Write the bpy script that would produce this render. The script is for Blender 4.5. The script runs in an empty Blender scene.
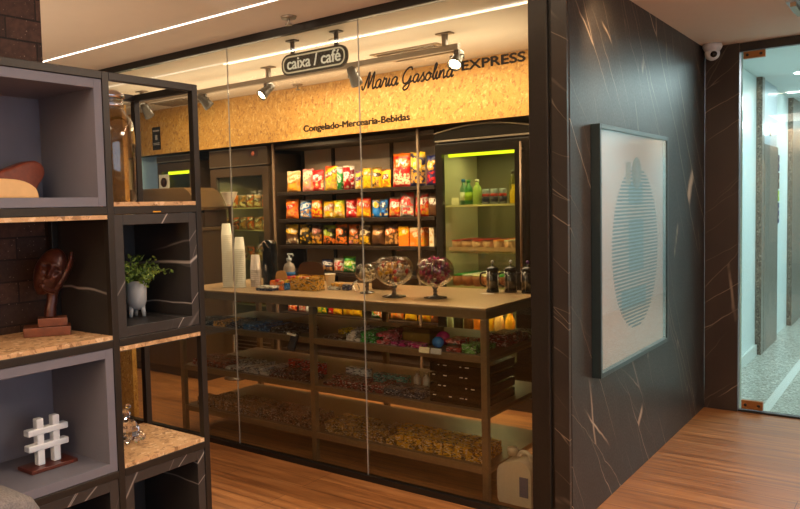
import bpy, math, random
from mathutils import Vector, Matrix
random.seed(7)
S = bpy.context.scene
COL = S.collection
PI = math.pi
def R(a): return math.radians(a)
# ------------------------------------------------------------------ materials
def lin(h):
    h = h.lstrip('#'); o = []
    for i in (0, 2, 4):
        c = int(h[i:i+2], 16) / 255
        o.append(c / 12.92 if c <= .04045 else ((c + .055) / 1.055) ** 2.4)
    return (*o, 1)
class NT:
    def __init__(self, name):
        self.m = bpy.data.materials.new(name); self.m.use_nodes = True
        self.n = self.m.node_tree.nodes; self.l = self.m.node_tree.links
        self.n.clear()
        self.out = self.n.new('ShaderNodeOutputMaterial')
    def add(self, t, ins=None, **k):
        nd = self.n.new('ShaderNode' + t)
        for a, v in k.items(): setattr(nd, a, v)
        for a, v in (ins or {}).items():
            if isinstance(v, bpy.types.NodeSocket): self.l.new(v, nd.inputs[a])
            else: nd.inputs[a].default_value = v
        return nd
    def math(self, op, a, b=0.0, clamp=False):
        return self.add('Math', {0: a, 1: b}, operation=op, use_clamp=clamp).outputs[0]
    def mix(self, f, a, b, mode='MIX'):
        nd = self.n.new('ShaderNodeMix'); nd.data_type = 'RGBA'; nd.blend_type = mode
        for i, v in ((0, f), (6, a), (7, b)):
            if isinstance(v, bpy.types.NodeSocket): self.l.new(v, nd.inputs[i])
            else: nd.inputs[i].default_value = v
        return nd.outputs[2]
    def ramp(self, f, pts, interp='LINEAR'):
        nd = self.n.new('ShaderNodeValToRGB'); cr = nd.color_ramp; cr.interpolation = interp
        while len(cr.elements) < len(pts): cr.elements.new(.5)
        for e, (p, c) in zip(cr.elements, pts): e.position = p; e.color = c
        self.l.new(f, nd.inputs[0]); return nd.outputs[0]
    def mrange(self, v, a, b, c=0.0, d=1.0):
        return self.add('MapRange', {0: v, 1: a, 2: b, 3: c, 4: d}).outputs[0]
    def bsdf(self, **k):
        b = self.add('BsdfPrincipled')
        for a, v in k.items():
            a = {'rough': 'Roughness', 'metal': 'Metallic', 'col': 'Base Color', 'spec': 'Specular IOR Level', 'nrm': 'Normal',
                 'trans': 'Transmission Weight', 'ior': 'IOR', 'alpha': 'Alpha', 'coat': 'Coat Weight', 'sheen': 'Sheen Weight'}.get(a, a)
            if isinstance(v, bpy.types.NodeSocket): self.l.new(v, b.inputs[a])
            else: b.inputs[a].default_value = v
        self.l.new(b.outputs[0], self.out.inputs[0]); return b
    def bump(self, h, s=.3, d=.005):
        return self.add('Bump', {'Height': h, 'Strength': s, 'Distance': d}).outputs[0]
    def obj(self, rot=(0, 0, 0), sc=(1, 1, 1), which='Object'):
        t = self.add('TexCoord').outputs[which]
        r = self.add('VectorRotate', {'Vector': t, 'Rotation': rot}, rotation_type='EULER_XYZ').outputs[0]
        return self.add('Mapping', {'Vector': r, 'Scale': sc}).outputs[0]
    def noise(self, v, s, det=3, rough=.5):
        return self.add('TexNoise', {'Vector': v, 'Scale': s, 'Detail': det, 'Roughness': rough}).outputs[0]
def plain(name, hexc, rough=.5, metal=0, grain=.06, scale=60, spec=.5, coat=0):
    t = NT(name); v = t.obj(); n = t.noise(v, scale, 4)
    c = lin(hexc); d = tuple(x * (1 - grain * 2.2) for x in c[:3]) + (1,)
    col = t.mix(t.mrange(n, .3, .7), d, c)
    t.bsdf(col=col, rough=rough, metal=metal, nrm=t.bump(n, .08, .001), spec=spec, coat=coat)
    return t.m
def emis(name, hexc, s):
    t = NT(name); e = t.add('Emission', {'Color': lin(hexc), 'Strength': s}); t.l.new(e.outputs[0], t.out.inputs[0]); return t.m
def glass(name, tint='#ffffff', ior=1.5, boost=0.0, rough=0.0):
    t = NT(name); bk = t.add('NewGeometry').outputs['Backfacing']
    f = t.add('Fresnel', {'IOR': t.mrange(bk, 0, 1, ior, 1 / ior)}).outputs[0]
    if boost: f = t.math('ADD', f, boost, True)
    tr = t.add('BsdfTransparent', {'Color': lin(tint)}).outputs[0]
    gl = t.add('BsdfGlossy', {'Color': (1, 1, 1, 1), 'Roughness': rough}).outputs[0]
    mx = t.add('MixShader'); t.l.new(f, mx.inputs[0]); t.l.new(tr, mx.inputs[1]); t.l.new(gl, mx.inputs[2])
    t.l.new(mx.outputs[0], t.out.inputs[0]); return t.m
def marble(name, base, vein, rot, rough=.35, amt=1.0, spec=.5, swap=False, warp=.10, mk=(.52, .68)):
    mk_ = mk
    t = NT(name)
    v0 = t.add('TexCoord').outputs['Object']
    if swap:
        sp_ = t.add('SeparateXYZ', {0: v0}); v0 = t.add('CombineXYZ', {0: sp_.outputs[1], 1: sp_.outputs[0], 2: sp_.outputs[2]}).outputs[0]
    wn = t.add('TexNoise', {'Vector': v0, 'Scale': 2.2, 'Detail': 3, 'Roughness': .55}).outputs['Color']
    off = t.add('VectorMath', {0: wn, 1: (.5, .5, .5)}, operation='SUBTRACT').outputs[0]
    offs = t.add('VectorMath', {0: off, 'Scale': warp}, operation='SCALE').outputs[0]
    vv = t.add('VectorMath', {0: v0, 1: offs}, operation='ADD').outputs[0]
    total = None
    for k, (ax, sc, w, seed) in enumerate(((rot, (.4, 4.6, .42), .007, 0), (rot + .12, (.4, 7.5, .6), .007, 5), (rot - .22, (.4, 3.4, .4), .004, 9))):
        r = t.add('VectorRotate', {'Vector': vv, 'Rotation': (ax, 0, 0)}, rotation_type='EULER_XYZ').outputs[0]
        mp = t.add('Mapping', {'Vector': r, 'Scale': (sc[0], sc[2], sc[1]), 'Location': (seed, seed * .7, seed * .3)}).outputs[0]
        vo = t.add('TexVoronoi', {'Vector': mp, 'Scale': .8}, feature='DISTANCE_TO_EDGE').outputs[0]
        ln = t.mrange(vo, w * .25, w * 1.25, 1, 0)
        mk = t.mrange(t.noise(mp, 1.3, 3), *mk_)
        ln = t.math('MULTIPLY', ln, mk)
        if k: ln = t.math('MULTIPLY', ln, .55)
        total = ln if total is None else t.math('MAXIMUM', total, ln)
    cl = t.noise(v0, 5, 4); b = lin(base); b2 = tuple(x * 1.5 for x in b[:3]) + (1,)
    gr = t.noise(v0, 90, 3)
    col = t.mix(t.mrange(cl, .35, .75), b, b2)
    col = t.mix(t.mrange(gr, .35, .75, 0, .35), col, b2)
    col = t.mix(t.math('MULTIPLY', total, amt, True), col, lin(vein))
    t.bsdf(col=col, rough=t.mrange(gr, .3, .7, rough - .04, rough + .06), spec=spec)
    return t.m
def osb(name, a='#cf9a48', b='#a06c2c', c='#e8c078'):
    t = NT(name); v = t.obj(); cols = None
    for k, (rz, sc) in enumerate((((.5, .5, .5), (26, 60, 70)), ((-.8, .2, -.7), (60, 24, 24)), ((1.3, -.4, 1.3), (24, 66, 60)))):
        r = t.add('VectorRotate', {'Vector': v, 'Rotation': rz}, rotation_type='EULER_XYZ').outputs[0]
        m = t.add('Mapping', {'Vector': r, 'Scale': sc}).outputs[0]
        w = t.add('TexVoronoi', {'Vector': m, 'Scale': 1.0}); f = t.add('SeparateColor', {0: w.outputs['Color']}).outputs[0]
        cc = t.ramp(f, [(0, lin(b)), (.3, lin(a)), (.8, lin(a)), (1, lin(c))])
        if cols is None: cols = cc
        else: cols = t.mix(t.mrange(t.noise(v, 23 + 11 * k, 2), .47, .53), cols, cc)
    n = t.noise(v, 140, 2)
    cols = t.mix(t.mrange(n, .62, .72, 0, .5), cols, lin('#5c3a18'))
    t.bsdf(col=cols, rough=.55, nrm=t.bump(n, .25, .002)); return t.m
def wood(name, a, b, c, scale=1.0, axis='x', rough=.4, planks=True, pw=.14, plen=1.3):
    t = NT(name); rot = (0, 0, 0) if axis == 'x' else ((0, 0, PI / 2) if axis == 'y' else (0, PI / 2, 0))
    v = t.obj(rot)
    st = t.add('Mapping', {'Vector': v, 'Scale': (1.6 * scale, 28 * scale, 28 * scale)}).outputs[0]
    n = t.noise(st, 1.0, 5, .6)
    n2 = t.noise(t.add('Mapping', {'Vector': v, 'Scale': (5 * scale, 120 * scale, 120 * scale)}).outputs[0], 1, 3)
    col = t.ramp(n, [(.3, lin(b)), (.52, lin(a)), (.72, lin(c))])
    col = t.mix(t.mrange(n2, .45, .75, 0, .35), col, lin(b))
    if planks:
        br = t.add('TexBrick', {'Vector': v, 'Color1': (.75, .72, .7, 1), 'Color2': (1, 1, 1, 1), 'Mortar': (.25, .22, .2, 1), 'Scale': 1.0,
                   'Mortar Size': .0016, 'Brick Width': plen, 'Row Height': pw, 'Bias': .1}, offset=.37, offset_frequency=3)
        col = t.mix(1.0, col, br.outputs['Color'], 'MULTIPLY')
    t.bsdf(col=col, rough=t.mrange(n, .3, .7, rough - .06, rough + .1), nrm=t.bump(n2, .08, .001)); return t.m
def bag_mat(c1, c2, c3, seed):
    rd = random.Random(seed * 13 + 5)
    t = NT('printed_film'); g = t.add('TexCoord').outputs['Generated']
    gs = t.add('SeparateXYZ', {0: g}); x, z = gs.outputs[0], gs.outputs[2]
    ob = t.add('TexCoord').outputs['Object']
    mp = t.add('Mapping', {'Vector': ob, 'Location': (seed * 1.7, 0, seed)}).outputs[0]
    n = t.noise(mp, 30, 3); nb = t.math('SUBTRACT', n, .5)
    sl = rd.uniform(-.9, .9)
    dx = t.math('MULTIPLY', t.math('SUBTRACT', x, rd.uniform(.38, .62)), rd.uniform(1.3, 2.0))
    zz = t.math('ADD', z, t.math('MULTIPLY', t.math('SUBTRACT', x, .5), sl * .35))
    dz = t.math('MULTIPLY', t.math('SUBTRACT', zz, rd.uniform(.58, .72)), rd.uniform(4.2, 7))
    rr = t.math('ADD', t.math('MULTIPLY', dx, dx), t.math('MULTIPLY', dz, dz))
    rr = t.math('ADD', rr, t.math('MULTIPLY', nb, 2.2))
    emb = t.mrange(rr, .55, .62, 1, 0)
    wv = t.add('TexNoise', {'Vector': t.add('Mapping', {'Vector': mp, 'Scale': (90, 90, 30)}).outputs[0], 'Scale': 1.0, 'Detail': 1}).outputs[0]
    inner = t.math('MULTIPLY', t.mrange(rr, .28, .36, 1, 0), t.mrange(wv, .48, .53))
    low0 = t.mrange(t.math('ADD', zz, t.math('MULTIPLY', nb, .5)), .44, .48, 1, 0)
    band = t.mrange(t.math('ADD', zz, t.math('MULTIPLY', nb, .25)), rd.uniform(.80, .9), .92)
    base = t.mix(t.math('MULTIPLY', band, rd.choice((0, .9, .9))), lin(PAL[c1]), lin(PAL[c2]))
    vo = t.add('TexVoronoi', {'Vector': mp, 'Scale': rd.uniform(34, 52)})
    cellc = t.add('SeparateColor', {0: vo.outputs['Color']}).outputs[0]
    food = t.mrange(vo.outputs['Distance'], .5, .62, 1, 0)
    pick = t.mix(t.mrange(cellc, .55, .6), lin(PAL[c3]), lin(PAL[rd.choice(('cream', c2, 'gold', c3))]))
    low2 = t.mrange(z, .06, .09)
    col = t.mix(t.math('MULTIPLY', t.math('MULTIPLY', food, low0), low2), base, pick)
    col = t.mix(emb, col, lin(PAL[c2]))
    col = t.mix(inner, col, lin(PAL['white' if c2 not in ('white', 'cream') else c1]))
    t.bsdf(col=col, rough=.34, nrm=t.bump(n, .5, .006)); return t.m
PAL = dict(tan='#d29a55', cream='#f2dfb8', orange='#ee7a1c', red='#d0201c', white='#f1ece4', pinkc='#e58f86', yellow='#f4c41c', green='#2f9a3a',
           purple='#6a2f86', gold='#e0a018', brown='#5a3820', maroon='#7d1a26', navy='#1d2252', blue='#2377c8', lime='#a6c62c', grey='#9c9890', dark='#2a2018',
           teal='#3a9a96', silver='#b8b4b0', magenta='#b01f6a')
M = {}
M['ceil'] = plain('painted_ceiling', '#e2d6c6', .8, grain=.01, scale=12)
M['wall'] = plain('painted_wall', '#cdbfae', .7, grain=.02, scale=12)
M['wall_dark'] = plain('dark_panel', '#3a2c1e', .45, grain=.08, scale=20)
M['wall_tan'] = plain('tan_panel', '#c4ae9a', .6, grain=.03, scale=14)
M['wall_blue'] = plain('blue_grey_wall', '#8fb0d8', .6, grain=.05, scale=14)
M['black'] = plain('black_powder_coat', '#1c1916', .45, grain=.1, scale=80)
M['frame'] = plain('bronze_black_steel', '#2b2620', .42, metal=.3, grain=.08, scale=80)
M['rackblk'] = plain('rack_steel', '#2c2119', .45, metal=.3, grain=.08)
M['steel'] = plain('brushed_steel', '#a89a86', .32, metal=.85, grain=.08)
M['counter_metal'] = plain('counter_profile', '#8a7558', .38, metal=.55, grain=.08)
M['chrome'] = plain('polished_chrome', '#d6d6d6', .12, metal=1, grain=.02)
M['bronze'] = plain('bronze_fitting', '#9a6a3e', .35, metal=.8)
M['pole'] = plain('light_pole', '#957c66', .4, metal=.3)
M['counter_top'] = plain('beige_laminate', '#a08058', .38, grain=.06, scale=30)
M['counter_in'] = plain('brown_laminate', '#5d4a33', .4, grain=.08, scale=30)
M['grey_box'] = plain('matte_grey_lacquer', '#6e6d76', .55, grain=.02, scale=30)
M['marbleB'] = marble('grey_marble_panel', '#2b2826', '#c4ae96', R(50), .38, spec=.26, mk=(.48, .64))
M['marbleC'] = marble('brown_marble_panel', '#271c17', '#b9a58f', R(-42), .38, swap=True)
M['marbleP'] = marble('dark_marble_pier', '#2a2520', '#b3a28c', R(38), .38, swap=True)
M['marbleS'] = marble('grey_marble_liner', '#2c2927', '#d8d0c6', R(-50), .4, 1.0, warp=.06, mk=(.44, .58))
M['osb'] = osb('strand_board')
M['osb_board'] = osb('strand_board_pale', '#c8a071', '#8a6238', '#e4c79c')
M['floor'] = wood('oak_planks', '#a56c3a', '#734626', '#bd844e', rough=.42)
M['wood_brown'] = plain('varnished_wood_brown', '#5a2414', .35, grain=.15, scale=50)
M['wood_red'] = plain('reddish_base_wood', '#7a4326', .35, grain=.15, scale=50)
M['leather'] = plain('brown_leather', '#7c3416', .45, grain=.12, scale=90)
M['cream_l'] = plain('cream_shell', '#e8b878', .4, grain=.05, scale=30)
M['white_c'] = plain('white_ceramic', '#d6dde2', .3, grain=.02)
M['pot'] = plain('grey_ceramic', '#a2a5a4', .4, grain=.03)
M['paper'] = plain('white_paper', '#efe6d4', .6, grain=.02)
M['fabric'] = plain('grey_upholstery', '#85807d', .9, grain=.22, scale=220)
M['trans_plastic'] = plain('frosted_plastic', '#cbb8ae', .3, grain=.04)
M['jug'] = plain('milky_plastic', '#d8cbb8', .4, grain=.03)
M['glass'] = glass('store_glass', '#f2f6f2', 1.5, .02)
M['glass_door'] = glass('door_glass', '#eef7f4', 1.5)
M['glass_edge'] = plain('glass_edge_green', '#9fc9c2', .15, grain=.02)
M['glass_obj'] = glass('clear_glassware', '#efeae2', 1.45, .015, .03)
M['glass_dark'] = glass('smoked_glass', '#6a5a48', 1.5, .08)
M['led'] = emis('led_strip', '#ffeedd', 3)
M['bulb'] = emis('spot_bulb', '#ffd9a8', 40)
M['fridge_led'] = emis('cooler_light', '#d8e022', 2.2)
M['fridge_side'] = plain('cooler_inner', '#c8c0a0', .4, grain=.03)
M['fridge_in'] = plain('cooler_liner', '#6e6850', .5, grain=.05)
M['corr_wall'] = plain('white_gloss_panel', '#cfdcdc', .3, grain=.01)
M['corr_ceil'] = plain('white_ceiling', '#d8e0de', .7, grain=.01)
M['corr_light'] = emis('corridor_light', '#f4fbff', 9)
M['metal_panel'] = plain('satin_metal_panel', '#b9c6cf', .35, metal=.5)
M['black_gloss'] = plain('black_gloss_plastic', '#17130f', .2, grain=.05)
def granite(name, a, b, c, s=90):
    t = NT(name); v = t.obj(); w = t.add('TexVoronoi', {'Vector': v, 'Scale': s}); f = t.add('SeparateColor', {0: w.outputs['Color']}).outputs[0]
    col = t.ramp(f, [(0, lin(a)), (.35, lin(b)), (.8, lin(b)), (.92, lin(c))], 'CONSTANT'); t.bsdf(col=col, rough=.3); return t.m
M['granite'] = granite('granite_column', '#4a4038', '#756a5e', '#a3988a', 130)
M['terrazzo'] = granite('terrazzo_floor', '#76786f', '#a3a89f', '#c8cdc6', 70)
M['terr_strip'] = plain('pale_stone_strip', '#c9d0cc', .3, grain=.03)
def brickmat():
    t = NT('dark_brick'); tc = t.add('TexCoord').outputs['Object']; s = t.add('SeparateXYZ', {0: tc})
    v = t.add('CombineXYZ', {0: s.outputs[1], 1: s.outputs[2], 2: 0.0}).outputs[0]
    b = t.add('TexBrick', {'Vector': v, 'Color1': lin('#54392d'), 'Color2': lin('#38271f'), 'Mortar': lin('#1d1612'), 'Scale': 1.0, 'Mortar Size': .003,
              'Brick Width': .2, 'Row Height': .0655, 'Mortar Smooth': .2})
    n = t.noise(tc, 60, 5); sp = t.noise(tc, 170, 2)
    col = t.mix(t.mrange(n, .35, .7, 0, .6), b.outputs['Color'], lin('#2a1a13'))
    col = t.mix(t.mrange(sp, .70, .74), col, lin('#a89484'))
    h = t.math('SUBTRACT', t.math('MULTIPLY', n, .4), b.outputs['Fac'])
    t.bsdf(col=col, rough=.8, nrm=t.bump(h, .8, .006)); return t.m
M['brick'] = brickmat()
def wrap_mat(k, seed=0):
    t = NT('printed_wrapper'); v = t.add('TexCoord').outputs['Object']; b = lin(PAL.get(k, k))
    oi = t.add('ObjectInfo').outputs['Random']
    vv = t.add('VectorMath', {0: v, 1: t.add('CombineXYZ', {0: oi, 1: oi, 2: 0.0}).outputs[0]}, operation='ADD').outputs[0]
    mp = t.add('Mapping', {'Vector': vv, 'Scale': (30, 55, 70)}).outputs[0]
    n = t.noise(mp, 1.0, 3); w = t.noise(mp, 2.3, 2)
    dark = tuple(x * .25 for x in b[:3]) + (1,); pale = tuple(min(1, x * .5 + .4) for x in b[:3]) + (1,)
    col = t.mix(t.mrange(n, .52, .56), b, dark); col = t.mix(t.math('MULTIPLY', t.mrange(w, .57, .60), .85), col, pale)
    t.bsdf(col=col, rough=.22, nrm=t.bump(w, .4, .004)); return t.m
_cm = {}
def colm(k, rough=.4):
    if (k, rough) not in _cm:
        _cm[(k, rough)] = plain('coloured_' + k, PAL.get(k, k), rough, grain=.06, scale=90)
    return _cm[(k, rough)]
# ------------------------------------------------------------------ mesh builder
ORG = {}
class MB:
    def __init__(self): self.v = []; self.f = []; self.sm = []
    def add(self, vs, fs, sm=False):
        o = len(self.v); self.v += [tuple(p) for p in vs]
        for f in fs: self.f.append(tuple(i + o for i in f)); self.sm.append(sm)
        return self
    def box(self, x0, x1, y0, y1, z0, z1):
        vs = [(x, y, z) for z in (z0, z1) for y in (y0, y1) for x in (x0, x1)]
        return self.add(vs, [(0, 2, 3, 1), (4, 5, 7, 6), (0, 1, 5, 4), (2, 6, 7, 3), (0, 4, 6, 2), (1, 3, 7, 5)])
    def cbox(self, c, d, rz=0, tilt=0):
        m = Matrix.Translation(c) @ Matrix.Rotation(rz, 4, 'Z') @ Matrix.Rotation(tilt, 4, 'X')
        vs = [m @ Vector((x * d[0] / 2, y * d[1] / 2, z * d[2] / 2)) for z in (-1, 1) for y in (-1, 1) for x in (-1, 1)]
        return self.add(vs, [(0, 2, 3, 1), (4, 5, 7, 6), (0, 1, 5, 4), (2, 6, 7, 3), (0, 4, 6, 2), (1, 3, 7, 5)])
    def lathe(self, prof, c=(0, 0, 0), n=24, mat=None):
        vs = []; fs = []
        for r, z in prof:
            for i in range(n):
                a = 2 * PI * i / n; p = Vector((r * math.cos(a), r * math.sin(a), z))
                if mat: p = mat @ p
                vs.append((p[0] + c[0], p[1] + c[1], p[2] + c[2]))
        for j in range(len(prof) - 1):
            for i in range(n):
                k = (i + 1) % n; fs.append((j * n + i, j * n + k, (j + 1) * n + k, (j + 1) * n + i))
        if prof[0][0] > 1e-5: fs.append(tuple(range(n))[::-1])
        if prof[-1][0] > 1e-5: fs.append(tuple((len(prof) - 1) * n + i for i in range(n)))
        return self.add(vs, fs, True)
    def tube(self, pts, r, n=8, flat=1.0):
        pts = [Vector(p) for p in pts]; rs = r if isinstance(r, (list, tuple)) else [r] * len(pts)
        t0 = (pts[1] - pts[0]).normalized(); up = Vector((0, 1, 0)) if abs(t0.y) < .9 else Vector((0, 0, 1))
        vs = []
        for i, p in enumerate(pts):
            t = (pts[min(i + 1, len(pts) - 1)] - pts[max(i - 1, 0)])
            t = t.normalized() if t.length > 1e-9 else t0
            a = (up - t * up.dot(t)); a = a.normalized() if a.length > 1e-6 else t.orthogonal().normalized()
            b = t.cross(a); up = a
            for k in range(n):
                an = 2 * PI * k / n; vs.append(p + a * (rs[i] * flat * math.cos(an)) + b * (rs[i] * math.sin(an)))
        fs = []
        for j in range(len(pts) - 1):
            for i in range(n):
                k = (i + 1) % n; fs.append((j * n + i, (j + 1) * n + i, (j + 1) * n + k, j * n + k))
        fs.append(tuple(range(n))); fs.append(tuple((len(pts) - 1) * n + i for i in range(n))[::-1])
        return self.add(vs, fs, True)
    def prism(self, poly, axis, a0, a1, sm=False):
        n = len(poly)
        def P(u, w, a): return {'x': (a, u, w), 'y': (u, a, w), 'z': (u, w, a)}[axis]
        vs = [P(u, w, a0) for u, w in poly] + [P(u, w, a1) for u, w in poly]
        fs = [tuple(range(n)), tuple(range(n, 2 * n))[::-1]]
        o = len(self.v); self.v += vs
        for f in fs: self.f.append(tuple(i + o for i in f)); self.sm.append(False)
        for i in range(n):
            k = (i + 1) % n; self.f.append((o + i, o + n + i, o + n + k, o + k)); self.sm.append(sm)
        return self
    def shell(self, x0, x1, y0, y1, z0, z1, t, open_='+x'):
        if open_ == '+x':
            self.box(x0, x0 + t, y0, y1, z0, z1); a, b = x0 + t, x1
            self.box(a, b, y0, y0 + t, z0, z1); self.box(a, b, y1 - t, y1, z0, z1)
            self.box(a, b, y0 + t, y1 - t, z0, z0 + t); self.box(a, b, y0 + t, y1 - t, z1 - t, z1)
        else:
            self.box(x0, x1, y1 - t, y1, z0, z1); a, b = y0, y1 - t
            self.box(x0, x0 + t, a, b, z0, z1); self.box(x1 - t, x1, a, b, z0, z1)
            self.box(x0 + t, x1 - t, a, b, z0, z0 + t); self.box(x0 + t, x1 - t, a, b, z1 - t, z1)
        return self
    def sphere(self, c, r, n=12, sc=(1, 1, 1)):
        m = n // 2 + 1
        prof = [(max(1e-6, r * math.sin(PI * j / m)), -r * math.cos(PI * j / m)) for j in range(m + 1)]
        vs = []; fs = []
        for q, z in prof:
            for i in range(n):
                a = 2 * PI * i / n; vs.append((c[0] + q * math.cos(a) * sc[0], c[1] + q * math.sin(a) * sc[1], c[2] + z * sc[2]))
        for j in range(m):
            for i in range(n):
                k = (i + 1) % n; fs.append((j * n + i, j * n + k, (j + 1) * n + k, (j + 1) * n + i))
        return self.add(vs, fs, True)
    def build(self, name, mat, parent=None, bev=0, world=False, label=None):
        vs = self.v
        if parent is not None: org = ORG[parent.name]
        elif world: org = (0, 0, 0)
        else:
            xs, ys, zs = zip(*vs); org = ((min(xs) + max(xs)) / 2, (min(ys) + max(ys)) / 2, min(zs))
        me = bpy.data.meshes.new(name)
        me.from_pydata([(a - org[0], b - org[1], c - org[2]) for a, b, c in vs], [], self.f)
        me.validate(); me.materials.append(mat)
        if len(me.polygons) == len(self.sm): me.polygons.foreach_set('use_smooth', self.sm)
        o = bpy.data.objects.new(name, me); COL.objects.link(o)
        if parent is not None: o.parent = parent
        else: o.location = org
        ORG[o.name] = org
        if bev:
            m = o.modifiers.new('bevel', 'BEVEL'); m.width = bev; m.segments = 2; m.limit_method = 'ANGLE'; m.angle_limit = R(50)
        if label: o['label'] = label
        return o
def thing(name, label, cat, loc, group=None, kind=None):
    o = bpy.data.objects.new(name, None); COL.objects.link(o); o.location = loc; o.empty_display_size = .05; ORG[o.name] = tuple(loc)
    return tag(o, label, cat, group, kind)
def tag(o, label=None, cat=None, group=None, kind=None):
    if label: o['label'] = label
    if cat: o['category'] = cat
    if group: o['group'] = group
    if kind: o['kind'] = kind
    return o
def struct(name, mb, mat, label=None, bev=0):
    o = mb.build(name, mat, None, bev, world=True); o['kind'] = 'structure'
    if label: o['label'] = label
    return o
def sthing(name, label=None):
    o = bpy.data.objects.new(name, None); COL.objects.link(o); ORG[o.name] = (0, 0, 0); o['kind'] = 'structure'
    if label: o['label'] = label
    return o
def dup(root, loc, label=None, rz=None, parent=None):
    r = root.copy(); COL.objects.link(r); r.location = loc
    if rz is not None: r.rotation_euler = (0, 0, rz)
    if label: r['label'] = label
    for ch in [c for c in root.children]:
        c = ch.copy(); COL.objects.link(c); c.parent = r
        for g in [q for q in ch.children]:
            d = g.copy(); COL.objects.link(d); d.parent = c
    return r
def text_mesh(body, size, bold=0, extrude=.001, shear=0, space=1.0, align='LEFT'):
    cu = bpy.data.curves.new('lettering', 'FONT'); cu.body = body; cu.size = size; cu.offset = bold; cu.extrude = extrude; cu.shear = shear
    cu.space_character = space; cu.align_x = align
    o = bpy.data.objects.new('tmp_text', cu); COL.objects.link(o)
    bpy.context.view_layer.update()
    me = bpy.data.meshes.new_from_object(o.evaluated_get(bpy.context.evaluated_depsgraph_get()))
    bpy.data.objects.remove(o); bpy.data.curves.remove(cu)
    return me
def text_part(name, body, size, loc, mat, parent=None, plane='y', width=None, thick=0, **k):
    """flat lettering facing -y (plane 'y') or +x (plane 'x'); loc is the baseline start in world"""
    me = text_mesh(body, size, **k)
    xs = [v.co.x for v in me.vertices]; w = max(xs) - min(xs); s = (width / w) if width else 1
    org = ORG[parent.name] if parent is not None else tuple(loc)
    for v in me.vertices:
        a, b, c = (v.co.x - (min(xs) if k.get('align') is None else 0)) * s, v.co.y, v.co.z
        p = (a, -c, b) if plane == 'y' else (c, a, b)
        v.co = (p[0] + loc[0] - org[0], p[1] + loc[1] - org[1], p[2] + loc[2] - org[2])
    if thick:
        src = [(tuple(v.co), ) for v in me.vertices]; fc = [tuple(p.vertices) for p in me.polygons]; nv = len(src); V = []; F = []
        for q, (du, dv) in enumerate(((0, 0), (thick, 0), (-thick, 0), (0, thick * .7), (0, -thick * .7))):
            for (p,) in src: V.append((p[0] + du, p[1] - q * .0003, p[2] + dv) if plane == 'y' else (p[0], p[1] + du, p[2] + dv))
            F += [tuple(i + q * nv for i in f) for f in fc]
        me = bpy.data.meshes.new(name); me.from_pydata(V, [], F)
    me.materials.clear(); me.materials.append(mat)
    o = bpy.data.objects.new(name, me); COL.objects.link(o)
    if parent is not None: o.parent = parent
    else: o.location = loc
    ORG[o.name] = org
    return o
def spline(pts, n=5):
    out = []; P = [Vector(p) for p in pts]
    for i in range(len(P) - 1):
        a = P[max(i - 1, 0)]; b = P[i]; c = P[i + 1]; d = P[min(i + 2, len(P) - 1)]
        for k in range(n):
            t = k / n; out.append(.5 * ((2 * b) + (c - a) * t + (2 * a - 5 * b + 4 * c - d) * t * t + (3 * b - a - 3 * c + d) * t ** 3))
    out.append(P[-1]); return out
# ------------------------------------------------------------------ lights
def spot(loc, target, power, col, angle=60, blend=.6, size=.03, name='spot_light'):
    d = bpy.data.lights.new(name, 'SPOT'); d.energy = power; d.color = col; d.spot_size = R(angle); d.spot_blend = blend; d.shadow_soft_size = size
    o = bpy.data.objects.new(name, d); COL.objects.link(o); o.location = loc
    o.rotation_euler = (Vector(target) - Vector(loc)).to_track_quat('-Z', 'Y').to_euler(); return o
def area(loc, rot, sx, sy, power, col, name='area_light', spread=180):
    d = bpy.data.lights.new(name, 'AREA'); d.shape = 'RECTANGLE'; d.size = sx; d.size_y = sy; d.energy = power; d.color = col; d.spread = R(spread)
    o = bpy.data.objects.new(name, d); COL.objects.link(o); o.location = loc; o.rotation_euler = rot; return o
WARM = (1, .66, .36); WARM2 = (1, .74, .48); COOL = (.84, .95, 1)
# ================================================================== SETTING
CZ = 2.55                                     # ceiling height
GY = 3.37                                     # plane of the shop front
WX = -1.232                                   # lobby marble wall with the picture
CY = 5.97                                     # wall with the glass door
struct('floor', MB().box(-6.9, 3.1, -3.1, 6.02, -.1, 0), M['floor'])
struct('ceiling', MB().box(-6.9, 3.1, -3.1, 6.02, CZ, CZ + .1), M['ceil'])
struct('wall_back', MB().box(-6.8, 3.0, -3.1, -3.0, 0, CZ), M['wall'])
struct('wall_right', MB().box(3.0, 3.1, -3.0, CY, 0, CZ), M['wall'])
struct('wall_left', MB().box(-6.9, -6.8, -3.0, 6.02, 0, CZ), M['wall_blue'])
struct('wall_picture', MB().box(WX - .07, WX, GY - .005, CY, 0, CZ), M['marbleB'], bev=.003)
struct('wall_door', MB().box(WX, -1.022, CY, CY + .1, 0, CZ), M['marbleC'])
struct('wall_door_far', MB().box(.03, 3.0, CY, CY + .1, 0, CZ), M['wall'])
struct('wall_shop_back', MB().box(-6.8, WX - .07, 5.9, 5.97, 0, CZ), M['wall_dark'])
struct('trim_1', MB().box(-1.303, WX - .003, GY - .03, GY - .006, .0, CZ), M['marbleP'], 'narrow dark marble pier face beside the shop front')
struct('wall_brick', MB().box(-2.26, -2.105, -3.0, 1.318, 0, CZ), M['brick'])
struct('trim_2', MB().box(-4.95, -4.53, 3.46, 3.50, 0, 2.3), M['osb'], 'strand board clad pier just behind the shop glass')
struct('wall_shop_partition', MB().box(-6.78, -6.62, 5.105, 5.88, 0, 2.09), M['wall_tan'])
# fascia over the shelving
struct('trim_3', MB().box(-6.79, -1.36, 5.05, 5.09, 2.105, CZ - .002), M['osb'], 'strand board fascia above the shelving')
struct('trim_4', MB().box(-6.79, -1.36, 5.092, 5.89, 2.11, 2.14), M['wall_dark'], 'dark soffit behind the strand board fascia')
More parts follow.
